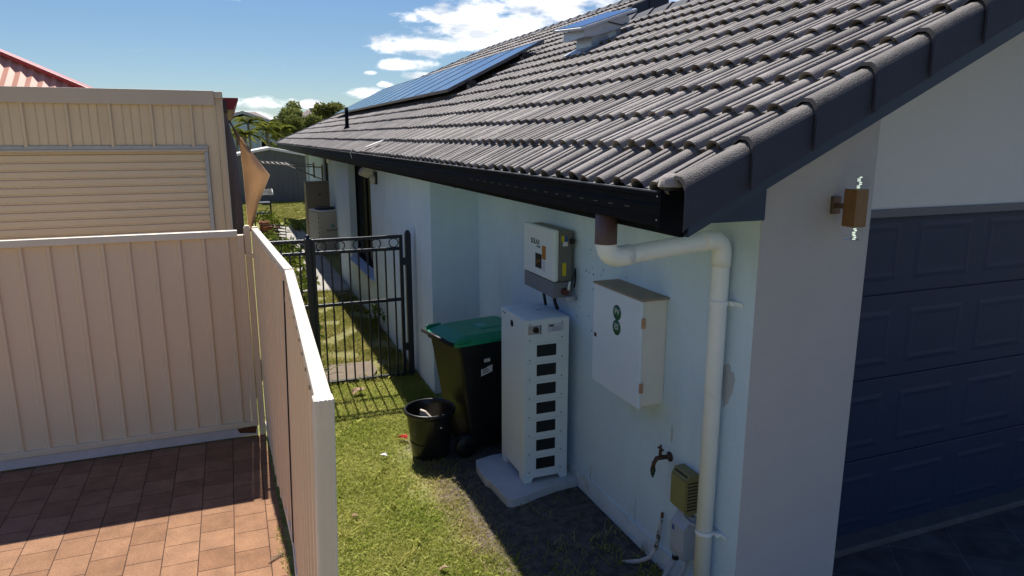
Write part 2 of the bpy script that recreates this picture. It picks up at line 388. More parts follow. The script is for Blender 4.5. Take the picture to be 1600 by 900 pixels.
def paver_mat():
    m = bpy.data.materials.new('clay_pavers'); m.use_nodes = True; t = m.node_tree; b = t.nodes['Principled BSDF']
    b.inputs['Roughness'].default_value = .85; b.inputs['Specular IOR Level'].default_value = .25
    tc = t.nodes.new('ShaderNodeTexCoord'); mp = t.nodes.new('ShaderNodeMapping'); t.links.new(tc.outputs['Object'], mp.inputs[0])
    mp.inputs['Rotation'].default_value = (0, 0, R(90)); mp.inputs['Location'].default_value = (.0, -.0488, 0)
    br = t.nodes.new('ShaderNodeTexBrick'); t.links.new(mp.outputs[0], br.inputs['Vector'])
    br.inputs['Scale'].default_value = 1; br.inputs['Brick Width'].default_value = .232; br.inputs['Row Height'].default_value = .2115
    br.inputs['Mortar Size'].default_value = .0032; br.inputs['Mortar Smooth'].default_value = .15; br.inputs['Bias'].default_value = 0
    br.offset = .42; br.offset_frequency = 2
    br.inputs['Color1'].default_value = (.248, .128, .068, 1); br.inputs['Color2'].default_value = (.33, .180, .100, 1); br.inputs['Mortar'].default_value = (.07, .034, .02, 1)
    n = t.nodes.new('ShaderNodeTexNoise'); n.inputs['Scale'].default_value = 130; n.inputs['Detail'].default_value = 5; n.inputs['Roughness'].default_value = .75; t.links.new(tc.outputs['Object'], n.inputs['Vector'])
    mr = t.nodes.new('ShaderNodeMapRange'); mr.inputs['From Min'].default_value = .28; mr.inputs['From Max'].default_value = .72; mr.inputs['To Min'].default_value = .62; mr.inputs['To Max'].default_value = 1.3; t.links.new(n.outputs['Fac'], mr.inputs['Value'])
    n2 = t.nodes.new('ShaderNodeTexNoise'); n2.inputs['Scale'].default_value = 7; n2.inputs['Detail'].default_value = 7; t.links.new(tc.outputs['Object'], n2.inputs['Vector'])
    mr2 = t.nodes.new('ShaderNodeMapRange'); mr2.inputs['From Min'].default_value = .3; mr2.inputs['From Max'].default_value = .7; mr2.inputs['To Min'].default_value = .8; mr2.inputs['To Max'].default_value = 1.12; t.links.new(n2.outputs['Fac'], mr2.inputs['Value'])
    mu = t.nodes.new('ShaderNodeMath'); mu.operation = 'MULTIPLY'; t.links.new(mr.outputs[0], mu.inputs[0]); t.links.new(mr2.outputs[0], mu.inputs[1])
    hs = t.nodes.new('ShaderNodeHueSaturation'); t.links.new(br.outputs['Color'], hs.inputs['Color']); t.links.new(mu.outputs[0], hs.inputs['Value'])
    t.links.new(hs.outputs[0], b.inputs['Base Color'])
    ad = t.nodes.new('ShaderNodeMath'); ad.operation = 'MULTIPLY_ADD'; t.links.new(br.outputs['Fac'], ad.inputs[0]); ad.inputs[1].default_value = -1.0
    mu3 = t.nodes.new('ShaderNodeMath'); mu3.operation = 'MULTIPLY'; t.links.new(n.outputs['Fac'], mu3.inputs[0]); mu3.inputs[1].default_value = .25; t.links.new(mu3.outputs[0], ad.inputs[2])
    bp = t.nodes.new('ShaderNodeBump'); bp.inputs['Strength'].default_value = .6; bp.inputs['Distance'].default_value = .006; t.links.new(ad.outputs[0], bp.inputs['Height']); t.links.new(bp.outputs[0], b.inputs['Normal'])
    return m
struct(MB().quad([(-6, -3, .004), (.150, -3, .004), (.150, 4.4, .004), (.105, 6.27, .004), (-6, 6.27, .004)]).build('patio_paving', paver_mat()))
struct(MB().prism([(.62, 12.25, .004), (1.77, 12.02, .004), (1.77, 21.8, .004), (1.15, 21.8, .004), (.98, 17, .004)], (0, 0, .03)).build('concrete_path', mConc))
def drive_mat():
    m = bpy.data.materials.new('stencilled_driveway'); m.use_nodes = True; t = m.node_tree; b = t.nodes['Principled BSDF']
    b.inputs['Roughness'].default_value = .75
    tc = t.nodes.new('ShaderNodeTexCoord'); mp = t.nodes.new('ShaderNodeMapping'); t.links.new(tc.outputs['Object'], mp.inputs[0]); mp.inputs['Rotation'].default_value = (0, 0, R(37))
    br = t.nodes.new('ShaderNodeTexBrick'); t.links.new(mp.outputs[0], br.inputs['Vector']); br.offset = 0; br.inputs['Scale'].default_value = 1
    br.inputs['Brick Width'].default_value = .42; br.inputs['Row Height'].default_value = .42; br.inputs['Mortar Size'].default_value = .004
    br.inputs['Color1'].default_value = (.050, .050, .054, 1); br.inputs['Color2'].default_value = (.065, .062, .062, 1); br.inputs['Mortar'].default_value = (.11, .11, .11, 1)
    n = t.nodes.new('ShaderNodeTexNoise'); n.inputs['Scale'].default_value = 5; n.inputs['Detail'].default_value = 9; t.links.new(tc.outputs['Object'], n.inputs['Vector'])
    mr = t.nodes.new('ShaderNodeMapRange'); mr.inputs['From Min'].default_value = .3; mr.inputs['From Max'].default_value = .7; mr.inputs['To Min'].default_value = .45; mr.inputs['To Max'].default_value = 1.35; t.links.new(n.outputs['Fac'], mr.inputs['Value'])
    hs = t.nodes.new('ShaderNodeHueSaturation'); t.links.new(br.outputs['Color'], hs.inputs['Color']); t.links.new(mr.outputs[0], hs.inputs['Value']); t.links.new(hs.outputs[0], b.inputs['Base Color'])
    return m
struct(MB().quad([(2.3, -8, .006), (12, -8, .006), (12, 2.95, .006), (2.3, 2.95, .006)]).build('driveway', drive_mat()))

# ------------------------------------------------------------------ the house
X0, Z0, PK = 1.50, 2.375, .5         # eave line, roof pitch
def zroof(x): return Z0 + PK*(x-X0)
def zbarge(x): return 2.42 + PK*(x-X0)      # underside set-out line of barge and soffit
CS = 1/math.sqrt(1+PK*PK)
house = thing('house', 'pale rendered house with charcoal tiled roof, black gutter and dark blue garage door', 'house', (2.287, 2.62, 0))
XW = 2.287
# side wall by the battery, return of the recess, far wall with the big window
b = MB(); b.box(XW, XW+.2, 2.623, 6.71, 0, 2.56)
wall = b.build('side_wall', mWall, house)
b = MB(); b.box(XW-.012, XW-.0005, 2.66, 6.70, -.02, .135); b.build('wall_plinth', mPlinth, wall)
for y, za, zb_ in ((4.22, .137, .25), (3.60, .137, .30), (3.05, .137, .21)): MB().box(XW-.0012, XW+.001, y, y+.0035, za, zb_).build('render_crack', mConc, wall)
def hole(y, z, r): MB().lathe([(r, 0), (r, .0015), (.0001, .0016)], Matrix.Translation((XW-.0006, y, z)) @ Matrix.Rotation(R(-90), 4, 'Y'), 8).build('drill_hole', mLabelBk, wall)
for i in range(34):
    cx = random.choice([(4.22, 1.72), (4.12, 1.50), (4.02, 1.44), (4.25, 1.33), (4.05, 1.62)])
    hole(cx[0]+random.gauss(0, .16), cx[1]+random.gauss(0, .13), random.choice([.004, .005, .0065]))
hole(4.72, 2.07, .008)
mStain = mat('wall_patch', (.46, .50, .53), .9, var=.1, vscale=12)
b = MB()
def blot(cy, cz, ry, rz, n=22):
    pts = []
    for k in range(n):
        a = 2*math.pi*k/n; q = 1+random.uniform(-.22, .22)
        pts.append((XW-.0012, cy+ry*q*math.cos(a), cz+rz*q*math.sin(a)))
    return pts
for q in ((3.97, 1.40, .035, .12), (2.79, 1.36, .055, .12), (3.24, .90, .012, .05)): MB().prism(blot(*q), (.0009, 0, 0)).build('wall_patch', mStain, wall)
b = MB(); b.box(1.79, XW+.1, 6.71, 6.91, 0, 2.34); b.build('recess_return_wall', mWall, house)
b = MB()
b.box(1.79, 1.99, 6.912, 9.90, 0, 2.32); b.box(1.79, 1.99, 11.87, 13.29, 0, 2.32); b.box(1.79, 1.99, 9.90, 11.87, 0, .58); b.box(1.79, 1.99, 9.90, 11.87, 2.20, 2.32)
b.box(1.99, 2.16, 13.09, 13.29, 0, 2.32); b.box(2.15, 2.35, 13.29, 17.3, 0, 2.32); b.box(2.15, 2.35, 18.15, 22.0, 0, 2.32); b.box(2.15, 2.35, 17.3, 18.15, 0, .9)
b.build('far_wall', mWall, house)
win = MB()
for y in (9.905, 10.86, 11.80): win.box(1.90, 1.95, y, y+.06, .64, 2.19)
win.box(1.902, 1.948, 9.91, 11.86, .64, .70); win.box(1.902, 1.948, 9.91, 11.86, 2.14, 2.19)
wo = win.build('window', mFrameBk, house)
MB().box(1.915, 1.93, 9.95, 11.83, .69, 2.15).build('pane', mGlassDk, wo)
MB().box(1.745, 1.93, 9.86, 11.90, .585, .635, bev=.008, rot=Matrix.Rotation(R(-10), 3, 'Y'), piv=(1.85, 10.9, .61)).build('sill', mSill, wo)
wo = MB().box(2.20, 2.25, 17.302, 18.148, .902, 2.2).build('window', mFrameBk, house)
MB().box(2.19, 2.20, 17.36, 18.09, .96, 2.14).build('pane', mGlassDk, wo)
# garage front: pier, wall over the door
def ztop(x): return zbarge(x) - .24
b = MB(); b.prism([(XW-.0005, 2.62, 0), (2.968, 2.62, 0), (2.968, 2.62, ztop(2.968)), (XW-.0005, 2.62, ztop(XW))], (0, .0025, 0))
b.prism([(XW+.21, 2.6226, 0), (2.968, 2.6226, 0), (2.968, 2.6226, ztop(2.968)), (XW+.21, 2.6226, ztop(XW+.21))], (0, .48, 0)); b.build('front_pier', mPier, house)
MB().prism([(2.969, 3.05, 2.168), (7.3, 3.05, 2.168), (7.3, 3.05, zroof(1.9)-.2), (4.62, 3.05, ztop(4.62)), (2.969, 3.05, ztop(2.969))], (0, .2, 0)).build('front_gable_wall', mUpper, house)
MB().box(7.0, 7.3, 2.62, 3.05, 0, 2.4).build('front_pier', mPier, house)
MB().box(2.975, 7.0, 3.035, 3.049, 2.138, 2.186).build('lintel_strip', mat('lintel_grey', (.14, .14, .155), .5), house)
gd = thing('x', 'x', 'x') if False else None
door = MB()
door.box(2.96, 7.01, 3.10, 3.14, 0.02, 2.20)
for r_ in range(4): door.box(2.972, 7.0, 3.086, 3.10, .02+.545*r_+.004, .02+.545*(r_+1)-.004, bev=.003)
dr = door.build('garage_door', mDoor, house)
for r_ in range(4):
    for c_ in range(-1, 6):
        xa = 3.905+.627*c_; xb = xa+.485
        xa = max(xa, 2.985)
        if xb < 3.1: continue
        za = .02+.545*r_+.085; zb = za+.355
        pm = MB(); fr = .028
        o = [(xa, 3.0855, za), (xb, 3.0855, za), (xb, 3.0855, zb), (xa, 3.0855, zb)]
        i1 = [(xa+fr, 3.082, za+fr), (xb-fr, 3.082, za+fr), (xb-fr, 3.082, zb-fr), (xa+fr, 3.082, zb-fr)]
        i2 = [(xa+2*fr, 3.0845, za+2*fr), (xb-2*fr, 3.0845, za+2*fr), (xb-2*fr, 3.0845, zb-2*fr), (xa+2*fr, 3.0845, zb-2*fr)]
        V = o+i1+i2; F = [(k, (k+1) % 4, 4+(k+1) % 4, 4+k) for k in range(4)]+[(4+k, 4+(k+1) % 4, 8+(k+1) % 4, 8+k) for k in range(4)]+[(8, 9, 10, 11)]
        pm.raw(V, F); pm.build('door_panel', mDoor, dr)
MB().box(2.969, 7.3, 2.955, 3.13, -.05, .045, bev=.012).build('door_threshold', mKerb, house)
# closing walls behind
MB().box(2.49, 7.3, 9.5, 9.7, 0, 2.4).build('rear_wall', mWall, house)
MB().box(7.1, 7.3, 3.06, 9.5, 0, 2.4).build('garage_side_wall', mWall, house)
MB().box(10.2, 10.4, 9.7, 22, 0, 2.4).build('rear_wall', mWall, house)
MB().box(2.35, 10.4, 21.8, 22.0, 0, 2.4).build('rear_wall', mWall, house)

# roof tiles: courses of double-roll concrete tiles
GA = .322
def roll(u):
    u = u % .15; d = abs(u-.075)
    return .040*math.sqrt(max(0, 1-(d/.048)**2))**.85 if d < .048 else (.003 if d > .066 else 0.0)
def hip_y(x): return 25.3 - (x-1.5)/(6.0-1.5)*(25.3-17.0)
offs = [0, .0265, .030, .038, .0460, .0465, .0535, .0540, .060, .075, .090, .102, .112, .120, .1235, .140, .141]
V = []; F = []; T = []
def add_course(i, ya, yb, nv):
    global V, F
    s0 = i*GA - (.0 if i else -.03); s1 = (i+1)*GA+.06
    ys = []; k = math.floor(ya/.15)
    while k*.15 < yb:
        for q in offs:
            y = k*.15+q
            if ya <= y <= yb: ys.append(y)
        k += 1
    rows = []
    jit = {}
    for y in ys:
        tl = math.floor(y/.30 + .5*(i % 2)*0)
        if tl not in jit: jit[tl] = (random.gauss(0, .005), random.gauss(0, .0022), random.random())
        js, jz, tt = jit[tl]
        h = roll(y); u = (y % .30)
        if .1962 < u < .2038: h -= .016
        for (s, z) in ((s0+js+.07, .006+h+jz), (s0+js+.003, .022+h+jz), (s0+js, .036+h+jz), (s0+js, .036+h+jz), (s1, h+.002+jz)):
            T.append(tt)
            if i == 0 and s < .1: z -= .022
            x = X0+s*CS - z*PK*CS; zz = Z0 + s*PK*CS + z*CS
            rows.append((x, y, zz))
    n = len(ys); base = nv
    fs = []
    for j in range(n-1):
        a = base+5*j; c = base+5*(j+1)
        fs.append((a, a+1, c+1, c)); fs.append((a+1, a+2, c+2, c+1)); fs.append((a+3, a+4, c+4, c+3))
    return rows, fs
nv = 0
for i in range(16):
    x = X0+i*GA*CS
    ya = 2.245 if x < 4.55 else 9.40
    yb = hip_y(x+.15)
    r_, f_ = add_course(i, ya, yb, nv)
    V += r_; F += f_; nv += len(r_)
roof = npmesh('tiled_roof', V, F, mTile, house, smooth=True, attr=T)
# underlay and back slopes
b = MB()
b.quad([(X0+.05, 2.3, zroof(X0+.05)-.03), (X0+.05, 25.1, zroof(X0+.05)-.03), (5.98, 17.0, zroof(5.98)-.03), (5.98, 9.42, zroof(5.98)-.03), (4.6, 9.42, zroof(4.6)-.03), (4.6, 2.3, zroof(4.6)-.03)])
b.quad([(4.6, 2.3, zroof(4.6)-.03), (4.6, 9.5, zroof(4.6)-.03), (7.7, 9.5, zroof(1.5)-.03), (7.7, 2.3, zroof(1.5)-.03)])
b.quad([(5.98, 9.42, zroof(5.98)-.03), (5.98, 17.0, zroof(5.98)-.03), (10.5, 25.3, Z0-.03), (10.5, 9.42, Z0-.03)])
b.quad([(5.98, 17.0, zroof(5.98)-.03), (X0+.05, 25.1, Z0-.03), (10.5, 25.3, Z0-.03)])
b.build('roof_underlay', mVerge, roof)
# ridge capping: one overlapped cap every 0.36 m
def caps(p0, p1, name, wid=.13):
    p0, p1 = Vector(p0), Vector(p1); d = p1-p0; n = max(1, int(d.length/.36)); dn = d.normalized()
    side = dn.cross(Vector((0, 0, 1))).normalized(); up = side.cross(dn)
    b = MB()
    for k in range(n):
        a = p0+d*(k/n) - dn*.015; e = p0+d*((k+1)/n)+dn*.02
        prof = [(-wid, -.065), (-wid*.62, -.012), (-.03, .035), (.03, .035), (wid*.62, -.012), (wid, -.065)]
        A = [a+side*u+up*(v+.014) for u, v in prof]; B = [e+side*u*.93+up*(v-.006) for u, v in prof]
        m_ = len(prof)
        b.raw(A+B, [(j, j+1, m_+j+1, m_+j) for j in range(m_-1)]+[tuple(range(m_))])
    return b.build(name, mVerge, roof)
caps((4.62, 2.2, zroof(4.62)+.05), (4.62, 9.45, zroof(4.62)+.05), 'ridge_capping')
caps((6.0, 9.3, zroof(6.0)+.05), (6.0, 17.0, zroof(6.0)+.05), 'ridge_capping')
caps((6.0, 17.0, zroof(6.0)+.04), (1.52, 25.25, Z0+.05), 'hip_capping', .10)
# verge tiles (front edge of the garage roof and the gable behind it)
def verge(x, yv, inner=.14, drop=.128, ln=GA*CS):
    # L-shaped tile: top leg lies over the roof, outer leg hangs down in front
    prof = [(inner, .018), (inner*.6, .036), (.055, .053), (.030, .050), (.010, .036), (-.003, .014), (-.006, -.012), (-.006, -drop)]
    a = []; e = []
    for dy, dz in prof:
        a.append((x-.012, yv+dy-(.016 if dy < .05 else 0), zroof(x-.012)+dz+.022 - (0.0 if dz > -.1 else .012)))
        e.append((x+ln+.03, yv+dy+.006, zroof(x+ln+.03)+dz-.008))
    k = len(prof); b = MB(); m = 5           # profile points 0..m are the top, the rest the hanging face
    ai = [(p[0], p[1]+.012, p[2]-.014) for p in a]
    b.raw(a[:m+1]+e[:m+1]+ai[:m+1], [(j, j+1, m+1+j+1, m+1+j) for j in range(m)]+[(j, 2*(m+1)+j, 2*(m+1)+j+1, j+1) for j in range(m)])
    o = b.build('verge_tile', mTile, roof)
    for p in o.data.polygons[:m]: p.use_smooth = True
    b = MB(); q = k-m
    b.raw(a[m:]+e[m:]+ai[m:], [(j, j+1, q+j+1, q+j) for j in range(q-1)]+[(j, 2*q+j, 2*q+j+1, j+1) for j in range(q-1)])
    b.build('tile_face', mVerge, o)  # hanging leg darker than the sunlit top: shade painted into its colour
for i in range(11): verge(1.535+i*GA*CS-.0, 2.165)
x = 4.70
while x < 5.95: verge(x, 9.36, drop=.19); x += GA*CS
MB().prism([(4.5, 9.47, zroof(4.5)-.6), (6.0, 9.47, zroof(4.5)-.6), (6.0, 9.47, zroof(6.0)-.05), (4.5, 9.47, zroof(4.5)-.05)], (0, .05, 0)).build('gable_infill', mBarge, roof)
# barge board with a bead along its top
MB().prism([(1.625, 2.262, zbarge(1.625)-.262), (4.7, 2.262, zbarge(4.7)-.312), (4.7, 2.262, zbarge(4.7)-.02), (1.625, 2.262, zbarge(1.625)-.02)], (0, .03, 0)).build('barge_board', mBarge, house)
MB().prism([(1.64, 2.250, zbarge(1.64)-.21), (4.7, 2.250, zbarge(4.7)-.235), (4.7, 2.250, zbarge(4.7)-.215), (1.64, 2.250, zbarge(1.64)-.19)], (0, .011, 0)).build('barge_bead', mBarge, house)
MB().prism([(1.63, 2.29, zbarge(1.63)-.262), (4.7, 2.29, zbarge(4.7)-.262), (4.7, 3.05, zbarge(4.7)-.262), (1.63, 3.05, zbarge(1.63)-.262)], (0, 0, .01)).build('verge_soffit', mBarge, house)
MB().prism([(1.64, 2.60, 2.222), (XW-.001, 2.60, 2.222), (XW-.001, 2.60, zbarge(XW)-.26), (1.64, 2.60, zbarge(1.64)-.26)], (0, .012, 0)).build('eave_end_panel', mBarge, house)
MB().box(1.625, XW-.002, 2.613, 24.6, 2.235, 2.245).build('soffit', mWall, house)
# fascia and gutter
MB().box(1.605, 1.625, 2.29, 24.9, 2.218, 2.40).build('fascia', mMetalDk, house)
gp = [(1.604, 2.262), (1.515, 2.262), (1.508, 2.268), (1.508, 2.300), (1.502, 2.306), (1.502, 2.345), (1.508, 2.350), (1.508, 2.374), (1.498, 2.379), (1.498, 2.393), (1.512, 2.395), (1.516, 2.384), (1.516, 2.276), (1.604, 2.276)]
g = MB(); g.prism([(x, 2.285, z) for x, z in gp], (0, 22.6, 0)); gut = g.build('gutter', mMetalDk, house)
MB().prism([(1.499, 2.272, 2.255), (1.622, 2.272, 2.235), (1.622, 2.272, 2.408), (1.499, 2.272, 2.393)], (0, .0125, 0)).build('gutter_end_cap', mMetalDk, gut)
mSlot = mat('slot_glint', (.09, .10, .12), .4)  # paler than the gutter: light caught by the slots, put into colour
MB().box(1.4955, 1.513, 2.2975, 24.88, 2.3945, 2.4005).build('gutter_bead', mat('sunlit_bead', (.085, .09, .10), .5), gut)  # lip coloured lighter to stand for sun on its top edge
for k in range(16): MB().box(1.4995, 1.5022, 2.50+.135*k, 2.535+.135*k, 2.322, 2.3255).build('overflow_slot', mSlot, gut)
for z in (2.38, 2.29): MB().lathe([(.0035, 0), (.002, .003), (.0001, .0035)], Matrix.Translation((1.498, 2.292, z)) @ Matrix.Rotation(R(-90), 4, 'Y'), 8).build('rivet', mGalv, gut)
MB().lathe([(.011, 0), (.011, .02), (.0001, .022)], Matrix.Translation((1.605, 5.27, 2.236)) @ Matrix.Rotation(R(180), 4, 'X'), 8).build('bracket_bolt', mLabelBk, gut)
mMortar = mat('pointing_mortar', (.33, .29, .26), .95, var=.2, vscale=30, bump=.6, bscale=60)
b = MB(); b.lathe([(.001, .05), (.035, .045), (.055, .02), (.06, -.02)], Matrix.Translation((1.545, 2.262, 2.432)) @ Matrix.Diagonal((1.0, .8, .7, 1)), 14); b.build('mortar_plug', mMortar, roof)

# ------------------------------------------------------------------ roof fittings
def panel_mats():
    m = bpy.data.materials.new('solar_cells'); m.use_nodes = True; t = m.node_tree; b = t.nodes['Principled BSDF']
    tc = t.nodes.new('ShaderNodeTexCoord'); mp = t.nodes.new('ShaderNodeMapping'); t.links.new(tc.outputs['Object'], mp.inputs[0])
    br = t.nodes.new('ShaderNodeTexBrick'); t.links.new(mp.outputs[0], br.inputs['Vector']); br.offset = 0
    br.inputs['Scale'].default_value = 1; br.inputs['Brick Width'].default_value = .142; br.inputs['Row Height'].default_value = .158; br.inputs['Mortar Size'].default_value = .0018
    br.inputs['Color1'].default_value = (.010, .016, .040, 1); br.inputs['Color2'].default_value = (.011, .018, .044, 1); br.inputs['Mortar'].default_value = (.035, .045, .07, 1)
    t.links.new(br.outputs['Color'], b.inputs['Base Color'])
    b.inputs['Roughness'].default_value = .12; b.inputs['Specular IOR Level'].default_value = .55; b.inputs['Coat Weight'].default_value = .5; b.inputs['Coat Roughness'].default_value = .06
    return m
mCell = panel_mats(); mAlu = mat('panel_frame', (.10, .105, .115), .3, metal=.8)
pr = None
ang = math.atan(PK)
def local_roof(u, v, h):  # u along the slope, v along y, h off the roof
    return (u*CS - h*PK*CS, v, u*PK*CS + h*CS)
PL = 1.60; PW = .99
for k in range(11):
    y = 9.55+k*1.0
    loc = (2.86, y, zroof(2.86)+.10)
    if pr is None:
        pr = thing('solar_panel', 'nearest solar panel at the end of the row on the tiled roof', 'solar panel', loc, group='row of solar panels on the tiled roof')
        fr = MB()
        def pb(u0, u1, v0, v1, h0, h1, bb):
            P = [local_roof(u, v, h) for h in (h0, h1) for u, v in ((u0, v0), (u1, v0), (u1, v1), (u0, v1))]
            bb.raw(P, [(0, 1, 2, 3), (4, 5, 6, 7), (0, 1, 5, 4), (1, 2, 6, 5), (2, 3, 7, 6), (3, 0, 4, 7)])
        pb(0, PL, 0, .022, .05, .092, fr); pb(0, PL, PW-.022, PW, .05, .092, fr); pb(0, .022, .022, PW-.022, .05, .092, fr); pb(PL-.022, PL, .022, PW-.022, .05, .092, fr)
        fr.build('panel_frame', mAlu, pr, local=True)
        ce = MB(); pb(.022, PL-.022, .022, PW-.022, .075, .088, ce); ce.build('cell_sheet', mCell, pr, local=True)
    else:
        dup(pr, loc, label='blue solar panel in the row along the tiled roof, behind the nearest one')
for u in (.33, 1.22):
    p = local_roof(u, 0, .0)
    b = MB(); x = 2.86+p[0]; z = zroof(2.86)+.10+p[2]
    b.bar((x, 9.50, z+.022), (x, 20.6, z+.022), .04, .05)
    q = tag(b.build('mounting_rail', mAlu, None), 'aluminium rail under the %s edge of the solar panels' % ('lower' if u < 1 else 'upper'), 'mounting rail')
    for yy in (9.62, 12.1, 14.6, 17.1, 19.6):
        MB().bar((x, yy, z-.10), (x, yy, z+.02), .035, .045).build('rail_foot', mGalv, q)
    MB().box(x-.05, x+.06, 9.49, 9.497, z-.01, z+.055).build('rail_clamp', mBlackPl, q)
# solar roof ventilator
vt = thing('roof_ventilator', 'grey solar roof ventilator with a tilted panel lid near the ridge', 'roof vent', (3.88, 7.2, zroof(3.88)))
b = MB(); M = Matrix.Translation((3.86, 7.25, zroof(3.86)))
b.prism([(3.70, 7.06, zroof(3.70)+.01), (4.06, 7.06, zroof(4.06)+.01), (4.05, 7.06, 3.785), (3.705, 7.06, 3.68)], (0, .36, 0)); b.build('neck', mGalv, vt)
MB().prism([(3.58, 7.0, 3.635), (3.71, 7.0, 3.65), (4.08, 7.0, 3.765), (4.125, 7.0, 3.80), (4.125, 7.0, 3.86), (4.08, 7.0, 3.885), (3.585, 7.0, 3.725)], (0, .50, 0)).build('hood', mGalv, vt)
MB().prism([(3.50, 6.92, 3.685), (4.17, 6.92, 3.918), (4.163, 6.92, 3.942), (3.493, 6.92, 3.709)], (0, .66, .055)).build('solar_lid', mGalv, vt)
MB().prism([(3.52, 6.94, 3.7255), (4.15, 6.94, 3.9445), (4.1496, 6.94, 3.9475), (3.5196, 6.94, 3.7285)], (0, .62, .0517)).build('solar_cells', mCell, vt)
MB().prism([(3.56, 7.02, zroof(3.56)+.065), (3.72, 7.02, zroof(3.72)+.065), (3.72, 7.02, zroof(3.72)+.08), (3.56, 7.02, zroof(3.56)+.08)], (0, .44, 0)).build('flashing', mGalv, vt)
MB().box(3.90, 4.00, 7.052, 7.058, zroof(3.95)+.055, zroof(3.95)+.115, rot=Matrix.Rotation(-ang, 3, 'Y')).build('motor_plate', mWhitePC, vt)
MB().tube([(3.86, 6.99, 3.80), (3.93, 6.985, 3.79), (4.03, 6.985, 3.775), (4.09, 6.985, 3.80)], .006, 6).build('cable', mLabelBk, vt)
# vent pipe, offcut, cable on the roof
b = MB(); z = zroof(2.14); b.tube([(2.14, 14.0, z-.02), (2.14, 14.0, z+.46)], .035, 12); vp = tag(b.build('vent_pipe', mMetalDk), 'short dark plumbing vent pipe standing through the tiles in front of the panels', 'vent pipe')
MB().lathe([(.075, -.02), (.06, .05), (.038, .08)], Matrix.Translation((2.14, 14.0, z+.03)), 12).build('flashing_boot', mMetalDk, vp)
b = MB(); b.bar((1.53, 8.66, zroof(1.53)+.092), (1.69, 8.40, zroof(1.69)+.092), .06, .008, .002, up=(-.447, 0, .894)); tag(b.build('timber_offcut', mSheet), 'pale timber offcut lying on the lowest row of roof tiles', 'offcut')

# ------------------------------------------------------------------ wall equipment
# downpipe
dp = thing('downpipe', 'white painted downpipe bending from the gutter and running down the house corner', 'downpipe', (2.225, 2.815, 0))
MB().lathe([(.051, 2.125), (.051, 2.265), (.046, 2.266), (.046, 2.125)], Matrix.Translation((1.565, 2.80, 0)), 20).build('pop_collar', mBrown, dp)
def arc(c, a, bb, r, n=6):
    return None
P = []
A_ = Vector((1.565, 2.80, 2.15)); B_ = Vector((1.565, 2.80, 2.055)); D_ = Vector((2.225, 2.815, 2.115)); E_ = Vector((2.225, 2.815, -.0))
def corner(a, c, e, r=.085, n=7):
    u = (a-c).normalized(); v = (e-c).normalized(); o = []
    for k in range(n+1):
        t = k/n; o.append(c+u*r*(1-t)**2+v*r*t**2)
    return o
run = [A_]+corner(A_, B_, D_)+corner(B_, D_, E_)+[E_]
MB().tube(run, .044, 18).build('pipe', mPVC, dp)
MB().tube([run[0]-Vector((0, 0, .002))]+corner(A_, B_, D_)+[B_+(D_-B_).normalized()*.135], .0485, 18).build('elbow', mPVC, dp)
MB().tube([D_+(B_-D_).normalized()*.13]+corner(B_, D_, E_)+[D_+(E_-D_).normalized()*.14], .0485, 18).build('elbow', mPVC, dp)
for z in (1.78, .515):
    c = MB()
    for s in range(14):
        a0 = R(-200+s*15); a1 = R(-200+(s+1)*15)
        pts = [(2.225+math.cos(a)*r_, 2.815+math.sin(a)*r_, z) for a, r_ in ((a0, .0455), (a1, .0455), (a1, .050), (a0, .050))]
        c.prism(pts, (0, 0, .022))
    c.box(2.255, 2.285, 2.745, 2.772, z, z+.022); c.box(2.278, 2.2865, 2.70, 2.772, z, z+.022, bev=.003)
    c.build('pipe_clip', mPVC, dp)

# hybrid inverter
inv = thing('inverter', 'white solar inverter with grey base hanging on the wall above the battery cabinet', 'inverter', (2.2, 4.8, 1.45))
MB().box(2.152, 2.262, 4.525, 5.07, 1.57, 1.945, bev=.012).build('body', mSideGrey, inv)
fp = MB().box(2.105, 2.150, 4.518, 5.085, 1.572, 1.952, bev=.018, seg=4).build('front_cover', mWhitePC, inv)
MB().prism([(2.112, 4.525, 1.455), (2.112, 4.525, 1.567), (2.255, 4.525, 1.567), (2.255, 4.525, 1.455)], (0, .55, 0)).build('base_cover', mGreyPl, inv)
MB().box(2.255, 2.285, 4.60, 5.0, 1.55, 1.90).build('wall_bracket', mGalv, inv)
xf = 2.1045
text('SOLAX', .052, face_negx((xf, 4.85, 1.828)), mLabelBk, fp, bold=.0012)
text('POWER', .020, face_negx((xf, 4.79, 1.795)), mLabelBk, fp)
MB().box(xf-.001, xf+.002, 4.73, 4.845, 1.635, 1.745).build('display', mLabelBk, fp)
b = MB()
for k in range(5): b.bar((xf-.0015, 4.825-.014*k, 1.66+.012*k), (xf-.0015, 4.80-.012*k, 1.70-.004*k), .002, .004)
b.build('display_diagram', mLabelOr, fp)
MB().box(xf-.001, xf+.002, 4.655, 4.722, 1.715, 1.815).build('orange_label', mLabelOr, fp)
lb = MB().box(xf-.001, xf+.002, 4.655, 4.722, 1.62, 1.713).build('white_label', mLabelW, fp)
b = MB()
for k in range(5): b.box(xf-.0016, xf-.0009, 4.664, 4.71, 1.635+.015*k, 1.638+.015*k)
b.build('label_print', mLabelBl, lb)
ys = 4.524
MB().box(2.168, 2.192, ys-.001, ys+.002, 1.865, 1.905).build('yellow_label', mLabelYe, inv); MB().box(2.194, 2.218, ys-.001, ys+.002, 1.865, 1.905).build('blue_label', mLabelBl, inv)
MB().box(2.180, 2.218, ys-.001, ys+.002, 1.832, 1.863).build('white_label', mLabelW, inv)
MB().box(2.178, 2.208, ys-.001, ys+.002, 1.615, 1.71).build('yellow_label', mLabelYe, inv)
MB().box(2.235, 2.262, 4.495, 4.53, 1.845, 1.885, bev=.004).build('antenna_plug', mBlackPl, inv)
